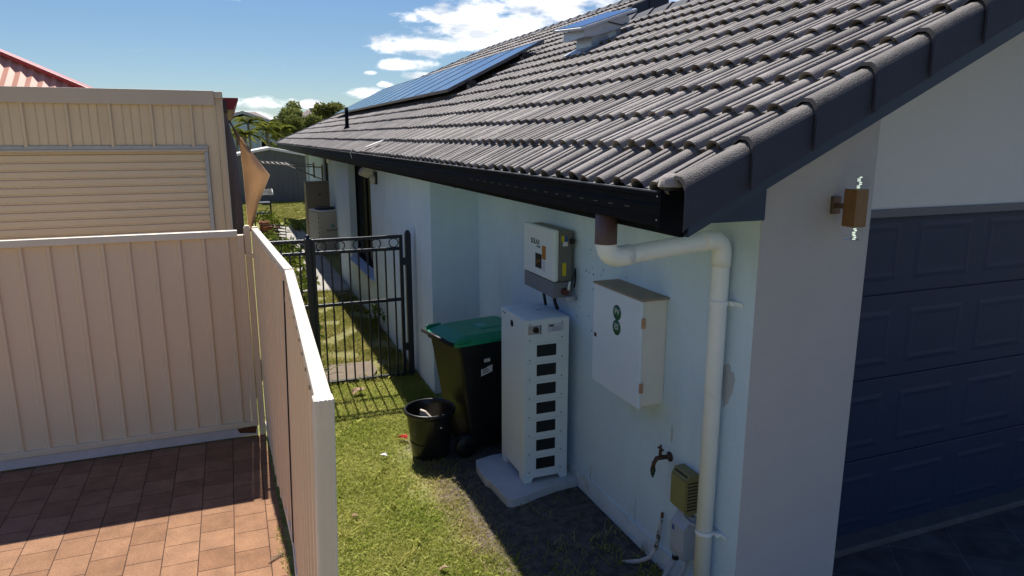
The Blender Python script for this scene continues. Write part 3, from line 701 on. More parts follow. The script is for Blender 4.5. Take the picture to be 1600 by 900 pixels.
b = MB(); b.lathe([(.026, 0), (.026, .02), (.018, .03), (.018, .05)], Matrix.Translation((2.195, 4.526, 1.50)) @ Matrix.Rotation(R(90), 4, 'X'), 14, caps=True); b.build('cable_gland', mat('dark_red_plug', (.12, .03, .022), .5), inv)
b = MB(); b.tube([(2.212, 4.49, 1.51), (2.222, 4.47, 1.56), (2.245, 4.465, 1.62), (2.262, 4.48, 1.67), (2.27, 4.49, 1.60), (2.265, 4.50, 1.53)], .006, 8); b.build('cable', mBlackPl, inv)
b = MB(); b.tube([(2.21, 4.488, 1.515), (2.214, 4.48, 1.545), (2.219, 4.476, 1.58)], .010, 8); b.build('cable_sleeve', mWhitePC, inv)
b = MB(); b.lathe([(.016, 0), (.016, .09)], Matrix.Translation((2.275, 4.49, 1.452)) @ Matrix.Rotation(R(-90), 4, 'Y'), 10, caps=True); b.build('conduit_end', mGalv, inv)
b = MB(); b.tube([(2.20, 4.72, 1.46), (2.205, 4.70, 1.38), (2.21, 4.66, 1.335)], .014, 8); b.tube([(2.17, 4.84, 1.46), (2.175, 4.83, 1.40), (2.18, 4.81, 1.335)], .012, 8); b.build('battery_cable', mBlackPl, inv)

# battery cabinet on its slab
tag(MB().prism([(1.63, 4.90, .0), (1.655, 4.98, 0), (1.80, 5.02, 0), (2.27, 5.05, 0), (2.27, 4.40, 0), (2.10, 4.385, 0), (2.00, 4.36, 0), (1.93, 4.345, 0), (1.80, 4.30, 0), (1.70, 4.285, 0), (1.665, 4.31, 0), (1.655, 4.42, 0), (1.648, 4.60, 0), (1.622, 4.66, 0)], (0, 0, .062)).build('concrete_slab', mSlab), 'rough pale concrete slab under the white battery cabinet', 'concrete slab')
BX0, BX1, BY0, BY1, BZ0, BZ1 = 1.862, 2.212, 4.468, 4.945, .064, 1.325
bat = thing('battery_cabinet', 'tall white battery cabinet with a column of dark handle slots', 'battery', (2.03, 4.7, .062))
b = MB(); b.box(BX0, BX1, BY0+.012, BY1, BZ0+.045, BZ1, bev=.008)
for x in (BX0+.001, BX1-.052):
    for y in (BY0+.013, BY1-.10): b.box(x, x+.05, y, y+.09, BZ0, BZ0+.05)
body = b.build('cabinet_body', mWhitePC, bat)
b = MB(); zc = BZ0
b.prism([(BX0, BY0, zc), (BX0+.055, BY0, zc), (BX0+.075, BY0, zc+.035), (BX1-.075, BY0, zc+.035), (BX1-.055, BY0, zc), (BX1, BY0, zc), (BX1, BY0, BZ1-.004), (BX0, BY0, BZ1-.004)], (0, .0118, 0))
front = b.build('front_panel', mWhitePC, bat)
for k in range(7):
    z0 = .165+.1465*k
    MB().box(1.957, 2.112, BY0-.0012, BY0+.004, z0-.0, z0+.088, bev=.0011).build('handle_slot', mBlackPl, front)
    MB().box(1.975, 2.094, BY0-.0016, BY0-.0010, z0+.018, z0+.062).build('slot_shadow', mDark, front) if False else None
b = MB()
for k in range(8):
    for x in (1.902, 2.158):
        z = .125+.1465*k+ (.02 if x < 2 else .025)
        b.lathe([(.0062, 0), (.0045, .002), (.0001, .0025)], Matrix.Translation((x, BY0-.0002, z)) @ Matrix.Rotation(R(90), 4, 'X'), 8)
for x in (1.902, 2.158): b.lathe([(.0062, 0), (.0045, .002), (.0001, .0025)], Matrix.Translation((x, BY0-.0002, 1.29)) @ Matrix.Rotation(R(90), 4, 'X'), 8)
b.build('screws', mGreyPl, front)
b = MB()
for k in range(7): b.box(BX0+.01, BX1-.01, BY0-.0006, BY0+.001, .27+.1465*k, .2708+.1465*k)
b.build('panel_seams', mGreyPl, front)
sw = MB().box(1.888, 1.985, BY0-.003, BY0+.002, 1.215, 1.28).build('switch_plate', mat('switch_silver', (.42, .40, .38), .45, var=.1, vscale=50), front)
b = MB(); b.lathe([(.022, 0), (.022, .012), (.018, .016)], Matrix.Translation((1.945, BY0-.003, 1.249)) @ Matrix.Rotation(R(90), 4, 'X'), 18, caps=True); b.box(1.938, 1.952, BY0-.026, BY0-.018, 1.228, 1.272, bev=.002, rot=Matrix.Rotation(R(-25), 3, 'Y')); b.build('rotary_switch', mBlackPl, front)
MB().box(1.98, 1.988, BY0-.009, BY0-.002, 1.215, 1.28).build('switch_guard', mGreyPl, sw)
lab = MB().box(2.04, 2.17, BY0-.0008, BY0+.001, 1.222, 1.285).build('data_label', mat('data_label', (.55, .57, .66), .6), front)
b = MB(); b.box(2.052, 2.09, BY0-.0014, BY0-.0007, 1.262, 1.275); b.build('label_tag', mLabelBk, lab)
b = MB()
for k in range(5): b.box(2.07, 2.14, BY0-.0014, BY0-.0007, 1.229+.006*k, 1.2305+.006*k)
b.box(2.145, 2.146, BY0-.0014, BY0-.0007, 1.23, 1.28); b.build('label_print', mGreyPl, lab)
b = MB(); b.lathe([(.026, 0), (.026, .002), (.0001, .0025)], Matrix.Translation((BX0-.0004, 4.715, 1.245)) @ Matrix.Rotation(R(-90), 4, 'Y'), 18); b.build('cable_hole', mDark, body)
b = MB()
for k in range(4): b.box(BX0-.001, BX0+.001, 4.892-.014*k, 4.902-.014*k, 1.292-.003*k, 1.298-.001*k)
b.build('logo_mark', mLabelBk, body)
b = MB()
for k in range(3): b.box(2.06+.02*k, 2.072+.02*k, 4.72, 4.74, BZ1-.0005, BZ1+.001)
b.build('top_marks', mLabelBl, body)

# switchboard box
box = thing('switchboard_box', 'white metal switchboard box with two round green stickers on the wall', 'switchboard', (2.2, 3.6, 1.05))
MB().box(2.126, 2.286, 3.345, 3.90, 1.05, 1.69, bev=.004).build('enclosure', mBoxSide, box)
dr = MB().box(2.106, 2.124, 3.335, 3.905, 1.045, 1.688, bev=.004).build('box_door', mWhiteBox, box)
MB().box(2.10, 2.29, 3.325, 3.91, 1.6885, 1.702, bev=.003).build('rain_lid', mat('lid_beige', (.30, .245, .185), .6, var=.1), box)
for cz, s in ((1.563, 'PV'), (1.470, 'ES')):
    o = MB().lathe([(.0475, 0), (.0475, .0012), (.0001, .0013)], Matrix.Translation((2.1062, 3.605, cz)) @ Matrix.Rotation(R(-90), 4, 'Y'), 28).build('round_sticker', mLabelGn, dr)
    text(s, .050, face_negx((2.1046, 3.605, cz+.004)), mPrint, o, bold=.0008)
for z in (1.53, 1.14): MB().box(2.108, 2.134, 3.326, 3.336, z, z+.06, bev=.003).build('hinge', mat('worn_hinge', (.45, .26, .16), .5, var=.3, vscale=60), box)
MB().box(2.1045, 2.107, 3.855, 3.885, 1.345, 1.37).build('latch', mLabelBk, dr)

# tap
tap = thing('garden_tap', 'old brass garden tap with a hose fitting on the pale wall', 'tap', (2.28, 3.25, .76))
b = MB(); b.lathe([(.030, 0), (.030, .006), (.014, .012), (.012, .03)], Matrix.Translation((2.286, 3.245, .755)) @ Matrix.Rotation(R(-90), 4, 'Y'), 14); b.build('wall_flange', mBrass, tap)
b = MB(); b.tube([(2.275, 3.245, .755), (2.235, 3.25, .757), (2.205, 3.262, .75), (2.19, 3.268, .72), (2.187, 3.27, .69)], [.012, .015, .014, .012, .013], 12); b.tube([(2.222, 3.253, .76), (2.222, 3.253, .80)], .010, 10); b.build('tap_body', mBrass, tap)
b = MB(); b.bar((2.222, 3.225, .812), (2.222, 3.28, .812), .012, .010, .003); b.tube([(2.222, 3.253, .79), (2.222, 3.253, .835)], .007, 8); b.build('tap_handle', mBrass, tap)
b = MB(); b.lathe([(.015, 0), (.017, -.02), (.013, -.028), (.012, -.045), (.006, -.046), (.006, -.06)], Matrix.Translation((2.187, 3.27, .69)), 12); b.build('hose_fitting', mat('hose_green', (.02, .05, .035), .5), tap)

# olive meter / timer box
mb = thing('timer_box', 'small olive plastic timer box beside the downpipe', 'timer box', (2.24, 3.03, .55))
MB().prism([(2.205, 3.105, .555), (2.205, 3.105, .745), (2.225, 3.105, .775), (2.284, 3.105, .775), (2.284, 3.105, .54), (2.225, 3.105, .53)], (0, -.145, 0)).build('case', mOlive, mb)
MB().box(2.196, 2.206, 2.965, 3.10, .56, .742, bev=.004).build('cover', mOlive, mb)
b = MB()
for k in range(8): b.box(2.212+.0, 2.216, 2.975+.015*k, 2.982+.015*k, .755, .768, rot=Matrix.Rotation(R(34), 3, 'Y'))
for k in range(9): b.box(2.212, 2.275, 2.957, 2.9605, .565+.02*k, .571+.02*k)
b.build('vents', mLabelBk, mb)
b = MB(); b.tube([(2.235, 3.03, .535), (2.23, 3.0, .50), (2.245, 2.95, .485), (2.262, 2.90, .50)], .008, 8); b.build('cable', mConduit, mb)
# grey conduit box and pipes
cb = thing('conduit_box', 'grey plastic conduit box with two pipes into the ground beside the downpipe', 'conduit box', (2.24, 3.03, .0))
MB().prism([(2.215, 3.095, .25), (2.205, 3.095, .29), (2.205, 3.095, .44), (2.262, 3.095, .51), (2.285, 3.095, .51), (2.285, 3.095, .25)], (0, -.13, 0)).build('case', mConduit, cb)
MB().box(2.2035, 2.2055, 3.055, 3.075, .40, .43).build('seal_tag', mLabelBl, cb)
for y, xe in ((3.075, 2.225), (2.985, 2.235)):
    b = MB(); b.tube([(2.238, y, .27), (2.238, y, .20), (xe-.02, y+.02, .12), (xe-.07, y+.05, -.03)], .016, 10); b.build('pipe', mConduit, cb)
MB().tube([(2.238, 3.075, .225), (2.238, 3.075, .198)], .021, 10).build('pipe_coupling', mBlackPl, cb)
b = MB(); b.tube([(2.262, 3.262, .36), (2.258, 3.27, .30), (2.250, 3.278, .20), (2.245, 3.29, .13)], [.008, .010, .013, .014], 8)
rp = tag(b.build('standpipe', mat('flaking_pipe', (.50, .49, .46), .8, var=.2, vscale=40, col2=(.06, .04, .03), c2lo=.50, c2hi=.56, c2scale=30)), 'thin flaking pipe rising against the wall left of the conduit box', 'pipe')
MB().tube([(2.245, 3.29, .14), (2.22, 3.31, .07), (2.18, 3.36, .02), (2.10, 3.43, -.01)], .014, 8).build('pipe_tail', mGreyRail, rp)
MB().tube([(2.262, 3.262, .355), (2.263, 3.262, .385)], .009, 8).build('pipe_cap', mRust, rp)

# wall lamp on the pier
lp = thing('wall_lamp', 'timber up and down wall lamp with clear blocks on the garage pier', 'wall lamp', (2.74, 2.61, 2.275))
MB().box(2.695, 2.745, 2.600, 2.6195, 2.235, 2.32, bev=.003).build('wall_plate', mSteelBr, lp)
MB().box(2.71, 2.735, 2.535, 2.60, 2.265, 2.288).build('arm', mSteelBr, lp)
MB().box(2.690, 2.765, 2.462, 2.537, 2.185, 2.362, bev=.003).build('lamp_body', mTimber, lp)
def glassmat():
    m = bpy.data.materials.new('clear_acrylic'); m.use_nodes = True; b = m.node_tree.nodes['Principled BSDF']
    b.inputs['Transmission Weight'].default_value = 1; b.inputs['Roughness'].default_value = .03; b.inputs['IOR'].default_value = 1.12; b.inputs['Base Color'].default_value = (.96, .98, .97, 1)
    return m
mAcr = glassmat()
mGlow = bpy.data.materials.new('lit_bubbles'); mGlow.use_nodes = True
bb_ = mGlow.node_tree.nodes['Principled BSDF']; bb_.inputs['Base Color'].default_value = (.8, .85, .8, 1); bb_.inputs['Emission Color'].default_value = (.85, 1, .82, 1); bb_.inputs['Emission Strength'].default_value = .55
for z0, z1 in ((2.3625, 2.425), (2.122, 2.1845)):
    a = MB().box(2.696, 2.759, 2.468, 2.531, z0, z1, bev=.003).build('acrylic_block', mAcr, lp)
    b = MB()
    for k in range(7):
        x = 2.702+random.choice((0, .004, .009)); z = z0+.005+.008*k
        b.box(x, x+.012, 2.472, 2.478, z, z+.0045)
    b.build('lit_bubbles', mGlow, a)

# security light under the eave with a loose wire
sc_ = thing('security_light', 'weathered floodlight under the eave with a loose white wire up to the gutter', 'floodlight', (1.70, 9.4, 2.1))
MB().box(1.60, 1.74, 9.36, 9.62, 2.10, 2.20, bev=.02, rot=Matrix.Rotation(R(24), 3, 'Y') @ Matrix.Rotation(R(-12), 3, 'X')).build('lamp_head', mWeath, sc_)
MB().lathe([(.03, 0), (.045, .03), (.045, .08), (.03, .10)], Matrix.Translation((1.735, 9.38, 2.0)), 14, caps=True).build('sensor', mWeath, sc_)
MB().box(1.755, 1.789, 9.34, 9.44, 1.99, 2.15, bev=.008).build('mount', mBlackPl, sc_)
MB().tube([(1.66, 9.45, 2.19), (1.60, 9.5, 2.27), (1.50, 9.55, 2.33), (1.485, 9.55, 2.40), (1.52, 9.5, 2.46)], .006, 6).build('wire', mSheet, sc_)

# ------------------------------------------------------------------ bin, bucket, oddments
bn = thing('wheelie_bin', 'black wheelie bin with a green lid standing in the wall recess', 'wheelie bin', (1.86, 5.48, 0), R(11))
def taper(b, z0, z1, a, c, r=.03):
    def ring(hx0, hx1, hy, z):
        pts = []
        for sx, sy, a0 in ((1, 1, 0), (-1, 1, 90), (-1, -1, 180), (1, -1, 270)):
            cx = (hx1-r) if sx > 0 else (hx0+r); cy = sy*(hy-r)
            for k in range(4): an = R(a0+30*k); pts.append((cx+r*math.cos(an), cy+r*math.sin(an), z))
        return pts
    A = ring(*a, z0); B = ring(*c, z1); n = len(A)
    b.raw(A+B, [(j, (j+1) % n, n+(j+1) % n, n+j) for j in range(n)]+[tuple(range(n))[::-1], tuple(range(n, 2*n))])
b = MB(); taper(b, .05, .93, (-.20, .24, .215), (-.33, .335, .275)); taper(b, .925, .965, (-.35, .36, .29), (-.355, .365, .292))
bb = b.build('bin_body', mBin, bn, local=True)
b = MB(); taper(b, .97, .995, (-.375, .375, .298), (-.375, .375, .298), .04); taper(b, .995, 1.035, (-.355, .36, .285), (-.24, .30, .225), .05)
taper(b, 1.036, 1.043, (-.05, .20, .12), (-.04, .19, .11), .03)
for s in (-1, 1): b.box(-.36, -.22, s*.285-.02*s, s*.285, .99, 1.03, bev=.006)
lid = b.build('bin_lid', mGreen, bn, local=True)
MB().tube([(-.41, -.24, 1.0), (-.41, .24, 1.0)], .016, 10).build('handle_bar', mBlackPl, bn, local=True)
b = MB()
for y in (-.24, -.08, .08, .24): b.bar((-.41, y, 1.0), (-.34, y, .97), .03, .03, .005)
b.build('handle_brackets', mBlackPl, bn, local=True)
for s in (-1, 1): MB().lathe([(.02, -.02), (.095, -.022), (.10, -.012), (.10, .012), (.095, .022), (.02, .02)], Matrix.Translation((-.27, s*.245, .10)) @ Matrix.Rotation(R(90), 4, 'X'), 22).build('wheel', mBlackPl, bn, local=True)
def bin_side(z): return -(.215+(.06)*(z-.05)/.88)
st = MB(); z0, z1 = .615, .685
def onside(x, z, d=.003): return (x, bin_side(z)-d, z)
for (nm, x0, x1, z0, z1, tilt, mm) in (('number_label', -.105, -.05, .80, .828, 0, mLabelW), ('collection_sticker', -.13, -.025, .695, .755, .014, mLabelW)):
    o = MB().raw([onside(x0, z0-tilt), onside(x1, z0+tilt), onside(x1, z1+tilt), onside(x0, z1-tilt), onside(x0, z0-tilt, -.002), onside(x1, z0+tilt, -.002), onside(x1, z1+tilt, -.002), onside(x0, z1-tilt, -.002)],
                 [(0, 1, 2, 3), (0, 1, 5, 4), (1, 2, 6, 5), (2, 3, 7, 6), (3, 0, 4, 7)]).build(nm, mm, bb, local=True)
    d = MB()
    for k in range(3 if nm != 'number_label' else 1):
        za = z0+.014+.018*k - tilt*.4
        d.raw([onside(x0+.012, za, .0042), onside(x1-.03-.012*k, za+tilt, .0042), onside(x1-.03-.012*k, za+.008+tilt, .0042), onside(x0+.012, za+.008, .0042)], [(0, 1, 2, 3)])
    d.build('sticker_print', mLabelBk, o, local=True)
b = MB(); b.box(-.12, -.03, -.07, .05, 1.0435, 1.0448) if False else None
ls = MB().box(-.03, .05, -.06, .04, 1.0432, 1.0446).build('lid_label', mat('lid_sticker', (.16, .42, .34), .6), lid, local=True)

bk = thing('plant_tub', 'large black plastic plant tub standing on the lawn edge in front of the bin', 'plant tub', (1.385, 5.36, 0))
b = MB(); b.lathe([(.0001, .012), (.145, .012), (.15, 0), (.157, .02), (.192, .36), (.196, .375), (.210, .377), (.214, .385), (.214, .405), (.210, .413), (.200, .413), (.194, .405), (.188, .36), (.150, .03), (.0001, .028)], Matrix.Translation((1.385, 5.36, 0)), 44)
b.build('tub', mat('tub_plastic', (.012, .0125, .013), .3, var=.1, spec=.5), bk, fixn=False)
b = MB(); b.lathe([(.0001, .0), (.10, .02), (.176, .0)], Matrix.Translation((1.385, 5.36, .14)), 24); b.build('soil', mat('potting_soil', (.02, .016, .013), .95, bump=.8, bscale=50), bk)
MB().lathe([(.008, 0), (.006, .004), (.0001, .005)], Matrix.Translation((1.425, 5.168, .30)) @ Matrix.Rotation(R(90), 4, 'X'), 8).build('white_spot', mLabelW, bk)
b = MB(); b.prism([(1.30, 5.40, .25), (1.345, 5.36, .26), (1.385, 5.325, .30), (1.38, 5.33, .335), (1.345, 5.37, .375), (1.31, 5.40, .385)], (.012, .012, .004)); tag(b.build('pot_shard', mat('pale_shard', (.62, .53, .42), .8, var=.1, vscale=30)), 'pale broken pot shard leaning inside the black tub', 'shard')

# scraps on the lawn
def scrap(name, c, r, n, m, label, cat, h=.02):
    b = MB(); pts = []
    for k in range(n):
        a = 2*math.pi*k/n; q = random.uniform(.5, 1.1)
        pts.append((c[0]+r*q*math.cos(a), c[1]+r*q*.8*math.sin(a), c[2]+random.uniform(0, h)))
    cc = (c[0], c[1], c[2]+h*1.2)
    b.raw(pts+[cc]+[(p[0], p[1], p[2]-.004) for p in pts], [(k, (k+1) % n, n) for k in range(n)]+[(k, (k+1) % n, n+1+(k+1) % n, n+1+k) for k in range(n)])
    return tag(b.build(name, m), label, cat)
scrap('red_petal', (1.22, 5.68, .03), .05, 11, mScrapRed, 'crumpled scarlet scrap on the lawn left of the black tub', 'litter', .03)
scrap('paper_scrap', (.995, 5.40, .03), .038, 8, mSheet, 'small white scrap of paper on the lawn', 'litter', .02)
scrap('dry_leaf', (1.03, 6.95, .03), .085, 9, mLeafDry, 'curled pale brown dry leaf lying just before the gate', 'leaf', .05)
scrap('dry_leaf', (1.02, 3.72, .03), .035, 7, mLeafDry, 'small tan dry leaf on the open lawn near the fence', 'leaf', .02)
scrap('dry_leaf', (.62, 4.55, .025), .03, 7, mLeafDry, 'brown leaf in the middle of the near lawn', 'leaf', .015)
scrap('dry_leaf', (.50, 3.05, .025), .028, 7, mLeafDry, 'curled leaf on the lawn close to the near fence post', 'leaf', .015)
tag(MB().prism([(.80, 7.42, .005), (1.28, 7.40, .005), (1.37, 7.62, .005), (1.36, 7.95, .005), (.90, 7.98, .005), (.80, 7.80, .005)], (0, 0, .028)).build('paving_slab', mat('brown_slab', (.17, .13, .095), .9, var=.2, vscale=8, bump=.4, bscale=60)), 'brown square stepping slab in the grass behind the gate', 'paving slab')
b = MB()
for k in range(7):
    a = random.uniform(0, 3.1); c = Vector((1.22+random.uniform(-.07, .07), 4.35+random.uniform(-.5, .4), .018)); d = Vector((math.cos(a), math.sin(a), random.uniform(-.1, .2)))*random.uniform(.03, .07)
    b.tube([c-d, c+d*.2+Vector((0, 0, .006)), c+d], .0022, 5)
o = b.build('twigs', mLeafDry); o['kind'] = 'stuff'; tag(o, 'dry twigs and straw along the worn lawn edge', 'twigs')

# ------------------------------------------------------------------ cream steel fences
def ribbed(p0, p1, z0, z1, pitch, rib, depth, nrm, slope=.012, th=.002, phase=0.0, minor=False):
    p0, p1 = Vector(p0), Vector(p1); d = (p1-p0); ln = d.length; d.normalize(); n = Vector(nrm)
    pts = [(0, 0)]; t = phase
    while t < ln-rib-2*slope:
        if t > .005:
            pts += [(t, 0), (t+slope, depth), (t+slope+rib, depth), (t+2*slope+rib, 0)]
            if minor:
                for q in (.27, .5, .73):
                    u = t+2*slope+rib+(pitch-2*slope-rib)*q
                    if u < ln-.02: pts += [(u-.008, 0), (u, .010), (u+.008, 0)]
        t += pitch
    pts.append((ln, 0))
    b = MB(); P = [p0+d*a+n*h for a, h in pts]
    fr = [(q.x, q.y, z0) for q in P]; bk_ = [(q.x-n.x*th, q.y-n.y*th, z0) for q in P]
    b.strip(fr, (0, 0, z1-z0)); b.strip(bk_[::-1], (0, 0, z1-z0))
    return b
def cap_post(b, x, y, s, z1, z0=0):
    b.box(x-s, x+s, y-s, y+s, z0, z1, bev=.006); b.box(x-s*.8, x+s*.8, y-s*.8, y+s*.8, z1, z1+.012, bev=.005)
lf = thing('steel_fence', 'cream ribbed steel fence panel across the back of the brick patio', 'fence', (-1.5, 6.3, 0))
ribbed((-4.2, 6.30), (.005, 6.30), .10, 1.80, .1825, .022, .020, (0, -1), phase=.0895, slope=.010).build('panel', mCream, lf)
MB().box(-4.2, .012, 6.262, 6.320, 1.782, 1.840, bev=.006).build('top_rail', mCreamCap, lf)
MB().box(-4.2, .012, 6.265, 6.318, .098, .145, bev=.005).build('bottom_rail', mCream, lf)
pl = MB().box(-4.2, .05, 6.272, 6.312, .012, .096, bev=.004).build('plinth_rail', mGreyRail, lf)
MB().prism([(-.10, 6.2705, .05), (.03, 6.2705, .03), (.045, 6.2705, .094), (-.02, 6.2705, .1), (-.12, 6.2705, .09)], (0, .0012, 0)).build('rust_patch', mRust, pl)
MB().box(.006, .060, 6.262, 6.320, .10, 1.80, bev=.005).build('side_stile', mCream, lf)
b = MB(); cap_post(b, .090, 6.30, .026, 1.862); b.build('post', mCream, lf)
MB().box(.070, .20, 6.262, 6.272, 1.60, 1.645, bev=.003).build('tie_bracket', mCream, lf)
rf = thing('steel_fence', 'cream steel boundary fence with a bright flat cap running beside the lawn', 'fence', (.25, 4.2, 0))
FA = Vector((.152, 6.30)); FB = Vector((.272, 4.22)); FC = Vector((.205, 2.06))
for p, q in ((FA, FB), (FB, FC)):
    d = (q-p).normalized(); n = Vector((d.y, -d.x));  n = n if n.x < 0 else -n
    ribbed((p.x+d.x*.03+.0, p.y+d.y*.03), (q.x-d.x*.01, q.y-d.y*.01), .10, 1.82, .19, .045, .030, (n.x, n.y), slope=.006, phase=.05).build('panel', mCream, rf)
    MB().bar((p.x+d.x*.02, p.y+d.y*.02, 1.825), (q.x, q.y, 1.825), .050, .05, .004).build('cap_rail', mCreamCap, rf)
    MB().bar((p.x+d.x*.02, p.y+d.y*.02, .10), (q.x, q.y, .10), .075, .05, .004).build('bottom_rail', mCreamCap, rf)
b = MB(); cap_post(b, FA.x, FA.y, .028, 1.85); b.build('post', mCream, rf)
b = MB(); b.box(FB.x-.024, FB.x+.024, FB.y-.022, FB.y+.022, 0, 1.80, bev=.004); b.build('post', mCream, rf)
MB().box(FB.x-.038, FB.x-.020, FB.y-.0300, FB.y-.0225, .1, 1.79).build('post_shadow_line', mBlackPl, rf)  # black strip painted in for the shadow line beside the post
b = MB(); b.bar((FB.x-.03, FB.y, 1.852), (FB.x+.03, FB.y, 1.852), .012, .004); b.build('cap_joint', mGreyRail, rf)
b = MB(); b.box(.172, .232, 2.0, 2.055, 0, 1.852, bev=.005)
for x in (.184, .197, .210, .221): b.box(x, x+.003, 1.997, 2.001, 0, 1.85)
b.build('post', mCreamCap, rf)
MB().tube([(.245, 4.19, 1.70), (.243, 4.19, 1.665)], .004, 6).build('rivet', mGalv, rf)

for o in rf.children:            # the old fence leans: its top hangs a little over the lawn
    for v in o.data.vertices: v.co.x -= (1.85-v.co.z)*.030*min(1, max(0, (6.3-4.2-v.co.y)/1.2))

# ------------------------------------------------------------------ gate
gt = thing('metal_gate', 'dark steel gate with vertical bars and a row of rings', 'gate', (1.18, 7.35, 0))
GY = 7.35
b = MB()
for x in (.722, 1.628): b.box(x-.018, x+.018, GY-.018, GY+.018, .03, 1.585, bev=.003)
for z in (1.568, 1.440, .885, .035): b.box(.74, 1.61, GY-.016, GY+.016, z-.017, z+.017, bev=.003)
b.build('gate_frame', mGate, gt)
for k in range(9):
    x = .803+k*.0935
    MB().box(x-.008, x+.008, GY-.008, GY+.008, .05, 1.425).build('gate_bar', mGate, gt)
for k in range(5):
    x = .803+k*.187; c = [(x+.049*math.cos(2*math.pi*j/28), GY, 1.504+.047*math.sin(2*math.pi*j/28)) for j in range(28)]
    MB().tube(c, .006, 8, closed=True).build('ring', mGate, gt)
for z in (1.30, .35): MB().box(1.646, 1.672, GY-.03, GY+.012, z-.04, z+.04, bev=.004).build('hinge', mGate, gt)
MB().box(.69, .712, GY-.03, GY+.01, .80, .90, bev=.004).build('latch', mGate, gt)
def gpost(x, lab, s=.03):
    b = MB(); b.box(x-s, x+s, GY-s, GY+s, 0, 1.60, bev=.004); b.lathe([(s*1.02, 1.595), (s*.9, 1.615), (s*.5, 1.63), (.001, 1.635)], Matrix.Translation((x, GY, 0)), 14)
    return tag(b.build('gate_post', mGate), lab, 'post')
gpost(.672, 'free standing dark steel gate post at the garden side'); gpost(1.703, 'dark steel gate post fixed against the house wall')
sp = thing('fence_panel', 'short dark steel bar panel with one ring between gate post and cream fence', 'fence panel', (.5, GY, 0))
b = MB()
for z in (1.568, 1.440, .885, .06): b.box(.24, .641, GY-.016, GY+.016, z-.017, z+.017, bev=.003)
b.box(.225, .255, GY-.016, GY+.016, .03, 1.585); b.build('rails', mGate, sp)
for k in range(4):
    x = .30+k*.095; MB().box(x-.008, x+.008, GY-.008, GY+.008, .06, 1.425).build('bar', mGate, sp)
for x in (.558, .37):
    c = [(x+.049*math.cos(2*math.pi*j/28), GY, 1.504+.047*math.sin(2*math.pi*j/28)) for j in range(28)]; MB().tube(c, .006, 8, closed=True).build('ring', mGate, sp)

# ------------------------------------------------------------------ neighbour's shed, house, blind
sh = thing('steel_shed', 'tan steel shed with a closed roller door behind the cream fence', 'shed', (-2.2, 8.3, 0))
SY = 8.3
ribbed((-5.0, SY), (-.20, SY), 2.505, 2.95, .375, .022, .028, (0, -1), phase=.14, minor=True, slope=.010).build('wall', mShed, sh)
ribbed((-.20, SY), (-.028, SY), 0, 3.03, .375, .012, .012, (0, -1), phase=.085, slope=.006).build('wall', mShed, sh)
MB().box(-5.0, -.03, SY+.06, 12.0, 0, 2.93).build('side_wall', mShed, sh)
MB().box(-5.0, -.105, SY-.045, SY-.005, 2.925, 3.075, bev=.004).build('fascia', mShedTrim, sh)
MB().box(-.104, -.022, SY-.030, SY+.2, 3.0, 3.068, bev=.004).build('fascia_return', mShedTrim, sh)
b = MB(); b.box(-.045, -.022, SY-.018, SY+.02, 0, 2.99); b.build('corner_trim', mShedTrim, sh)
b = MB(); b.box(-5.0, -.205, SY-.020, SY-.003, 2.478, 2.512); b.box(-.235, -.205, SY-.030, SY-.021, 2.479, 2.511); b.build('flashing', mFlash, sh)
MB().box(-5.0, -.205, SY-.03, SY-.001, 2.452, 2.476, bev=.003).build('door_head', mShedTrim, sh)
MB().box(-.245, -.205, SY-.028, SY-.001, 0, 2.45, bev=.003).build('door_jamb', mFlash, sh)
pts = []
z = 0.0
while z < 2.44:
    for f, dpt in ((0, 0), (.008, 0), (.014, .016), (.070, .016), (.077, .004)): pts.append((-5.0, SY+.030-dpt, z+f))
    z += .081
b = MB(); b.strip(pts, (4.76, 0, 0)); b.build('roller_door', mShedDoor, sh)
for k in range(13):
    x = -.36-.375*k; MB().lathe([(.009, 0), (.006, .004), (.0001, .006)], Matrix.Translation((x-.01, SY-.022, 2.503)) @ Matrix.Rotation(R(90), 4, 'X'), 8).build('tek_screw', mFlash, sh)
MB().quad([(-5.1, SY-.02, 3.06), (-.02, SY-.02, 3.06), (-.02, 12.0, 2.95), (-5.1, 12.0, 2.95)]).build('shed_roof', mShedTrim, sh)

nh = thing('neighbour_house', 'neighbour house with a red metal roof and gutter showing beyond the tan shed', 'house', (-4, 14, 0))
MB().box(-9, -.25, 12.4, 22, 0, 2.9).build('wall', mShed, nh)
# hipped corrugated roof facing the camera, rising to the left
ap = Vector((-6.4, 15.5, 5.33)); e0 = Vector((-1.3, 12.1, 3.01)); e1 = Vector((-11.5, 12.1, 3.01))
b = MB(); n = 130; P = []
for k in range(n+1):
    t = k/n; bx = e0.x+(e1.x-e0.x)*t
    top = e0.lerp(ap, min(1, (e0.x-bx)/(e0.x-ap.x))) if bx > ap.x else e1.lerp(ap, (bx-e1.x)/(ap.x-e1.x))
    h = .03 if k % 2 else 0.0
    P.append(((bx, 12.1, 3.01+h), (bx, top.y, top.z+h)))
V = [p[0] for p in P]+[p[1] for p in P]
b.raw(V, [(k, k+1, n+2+k, n+1+k) for k in range(n)]); b.build('roof_sheet', mCoral, nh)
b = MB(); b.bar(e0+Vector((0, -.03, .03)), ap+Vector((0, -.03, .03)), .16, .06, .01); b.build('hip_capping', mRed, nh)
MB().box(-.02, .02, SY+.9, 20, 2.88, 3.02).build('fascia', mBrown, nh)
b = MB(); b.prism([(.0, SY+.95, 2.92), (.09, SY+.95, 2.92), (.125, SY+.95, 3.0), (.15, SY+.95, 3.03), (.15, SY+.95, 3.055), (-.02, SY+.95, 3.055)], (0, 9, 0)); b.build('gutter', mRed, nh)
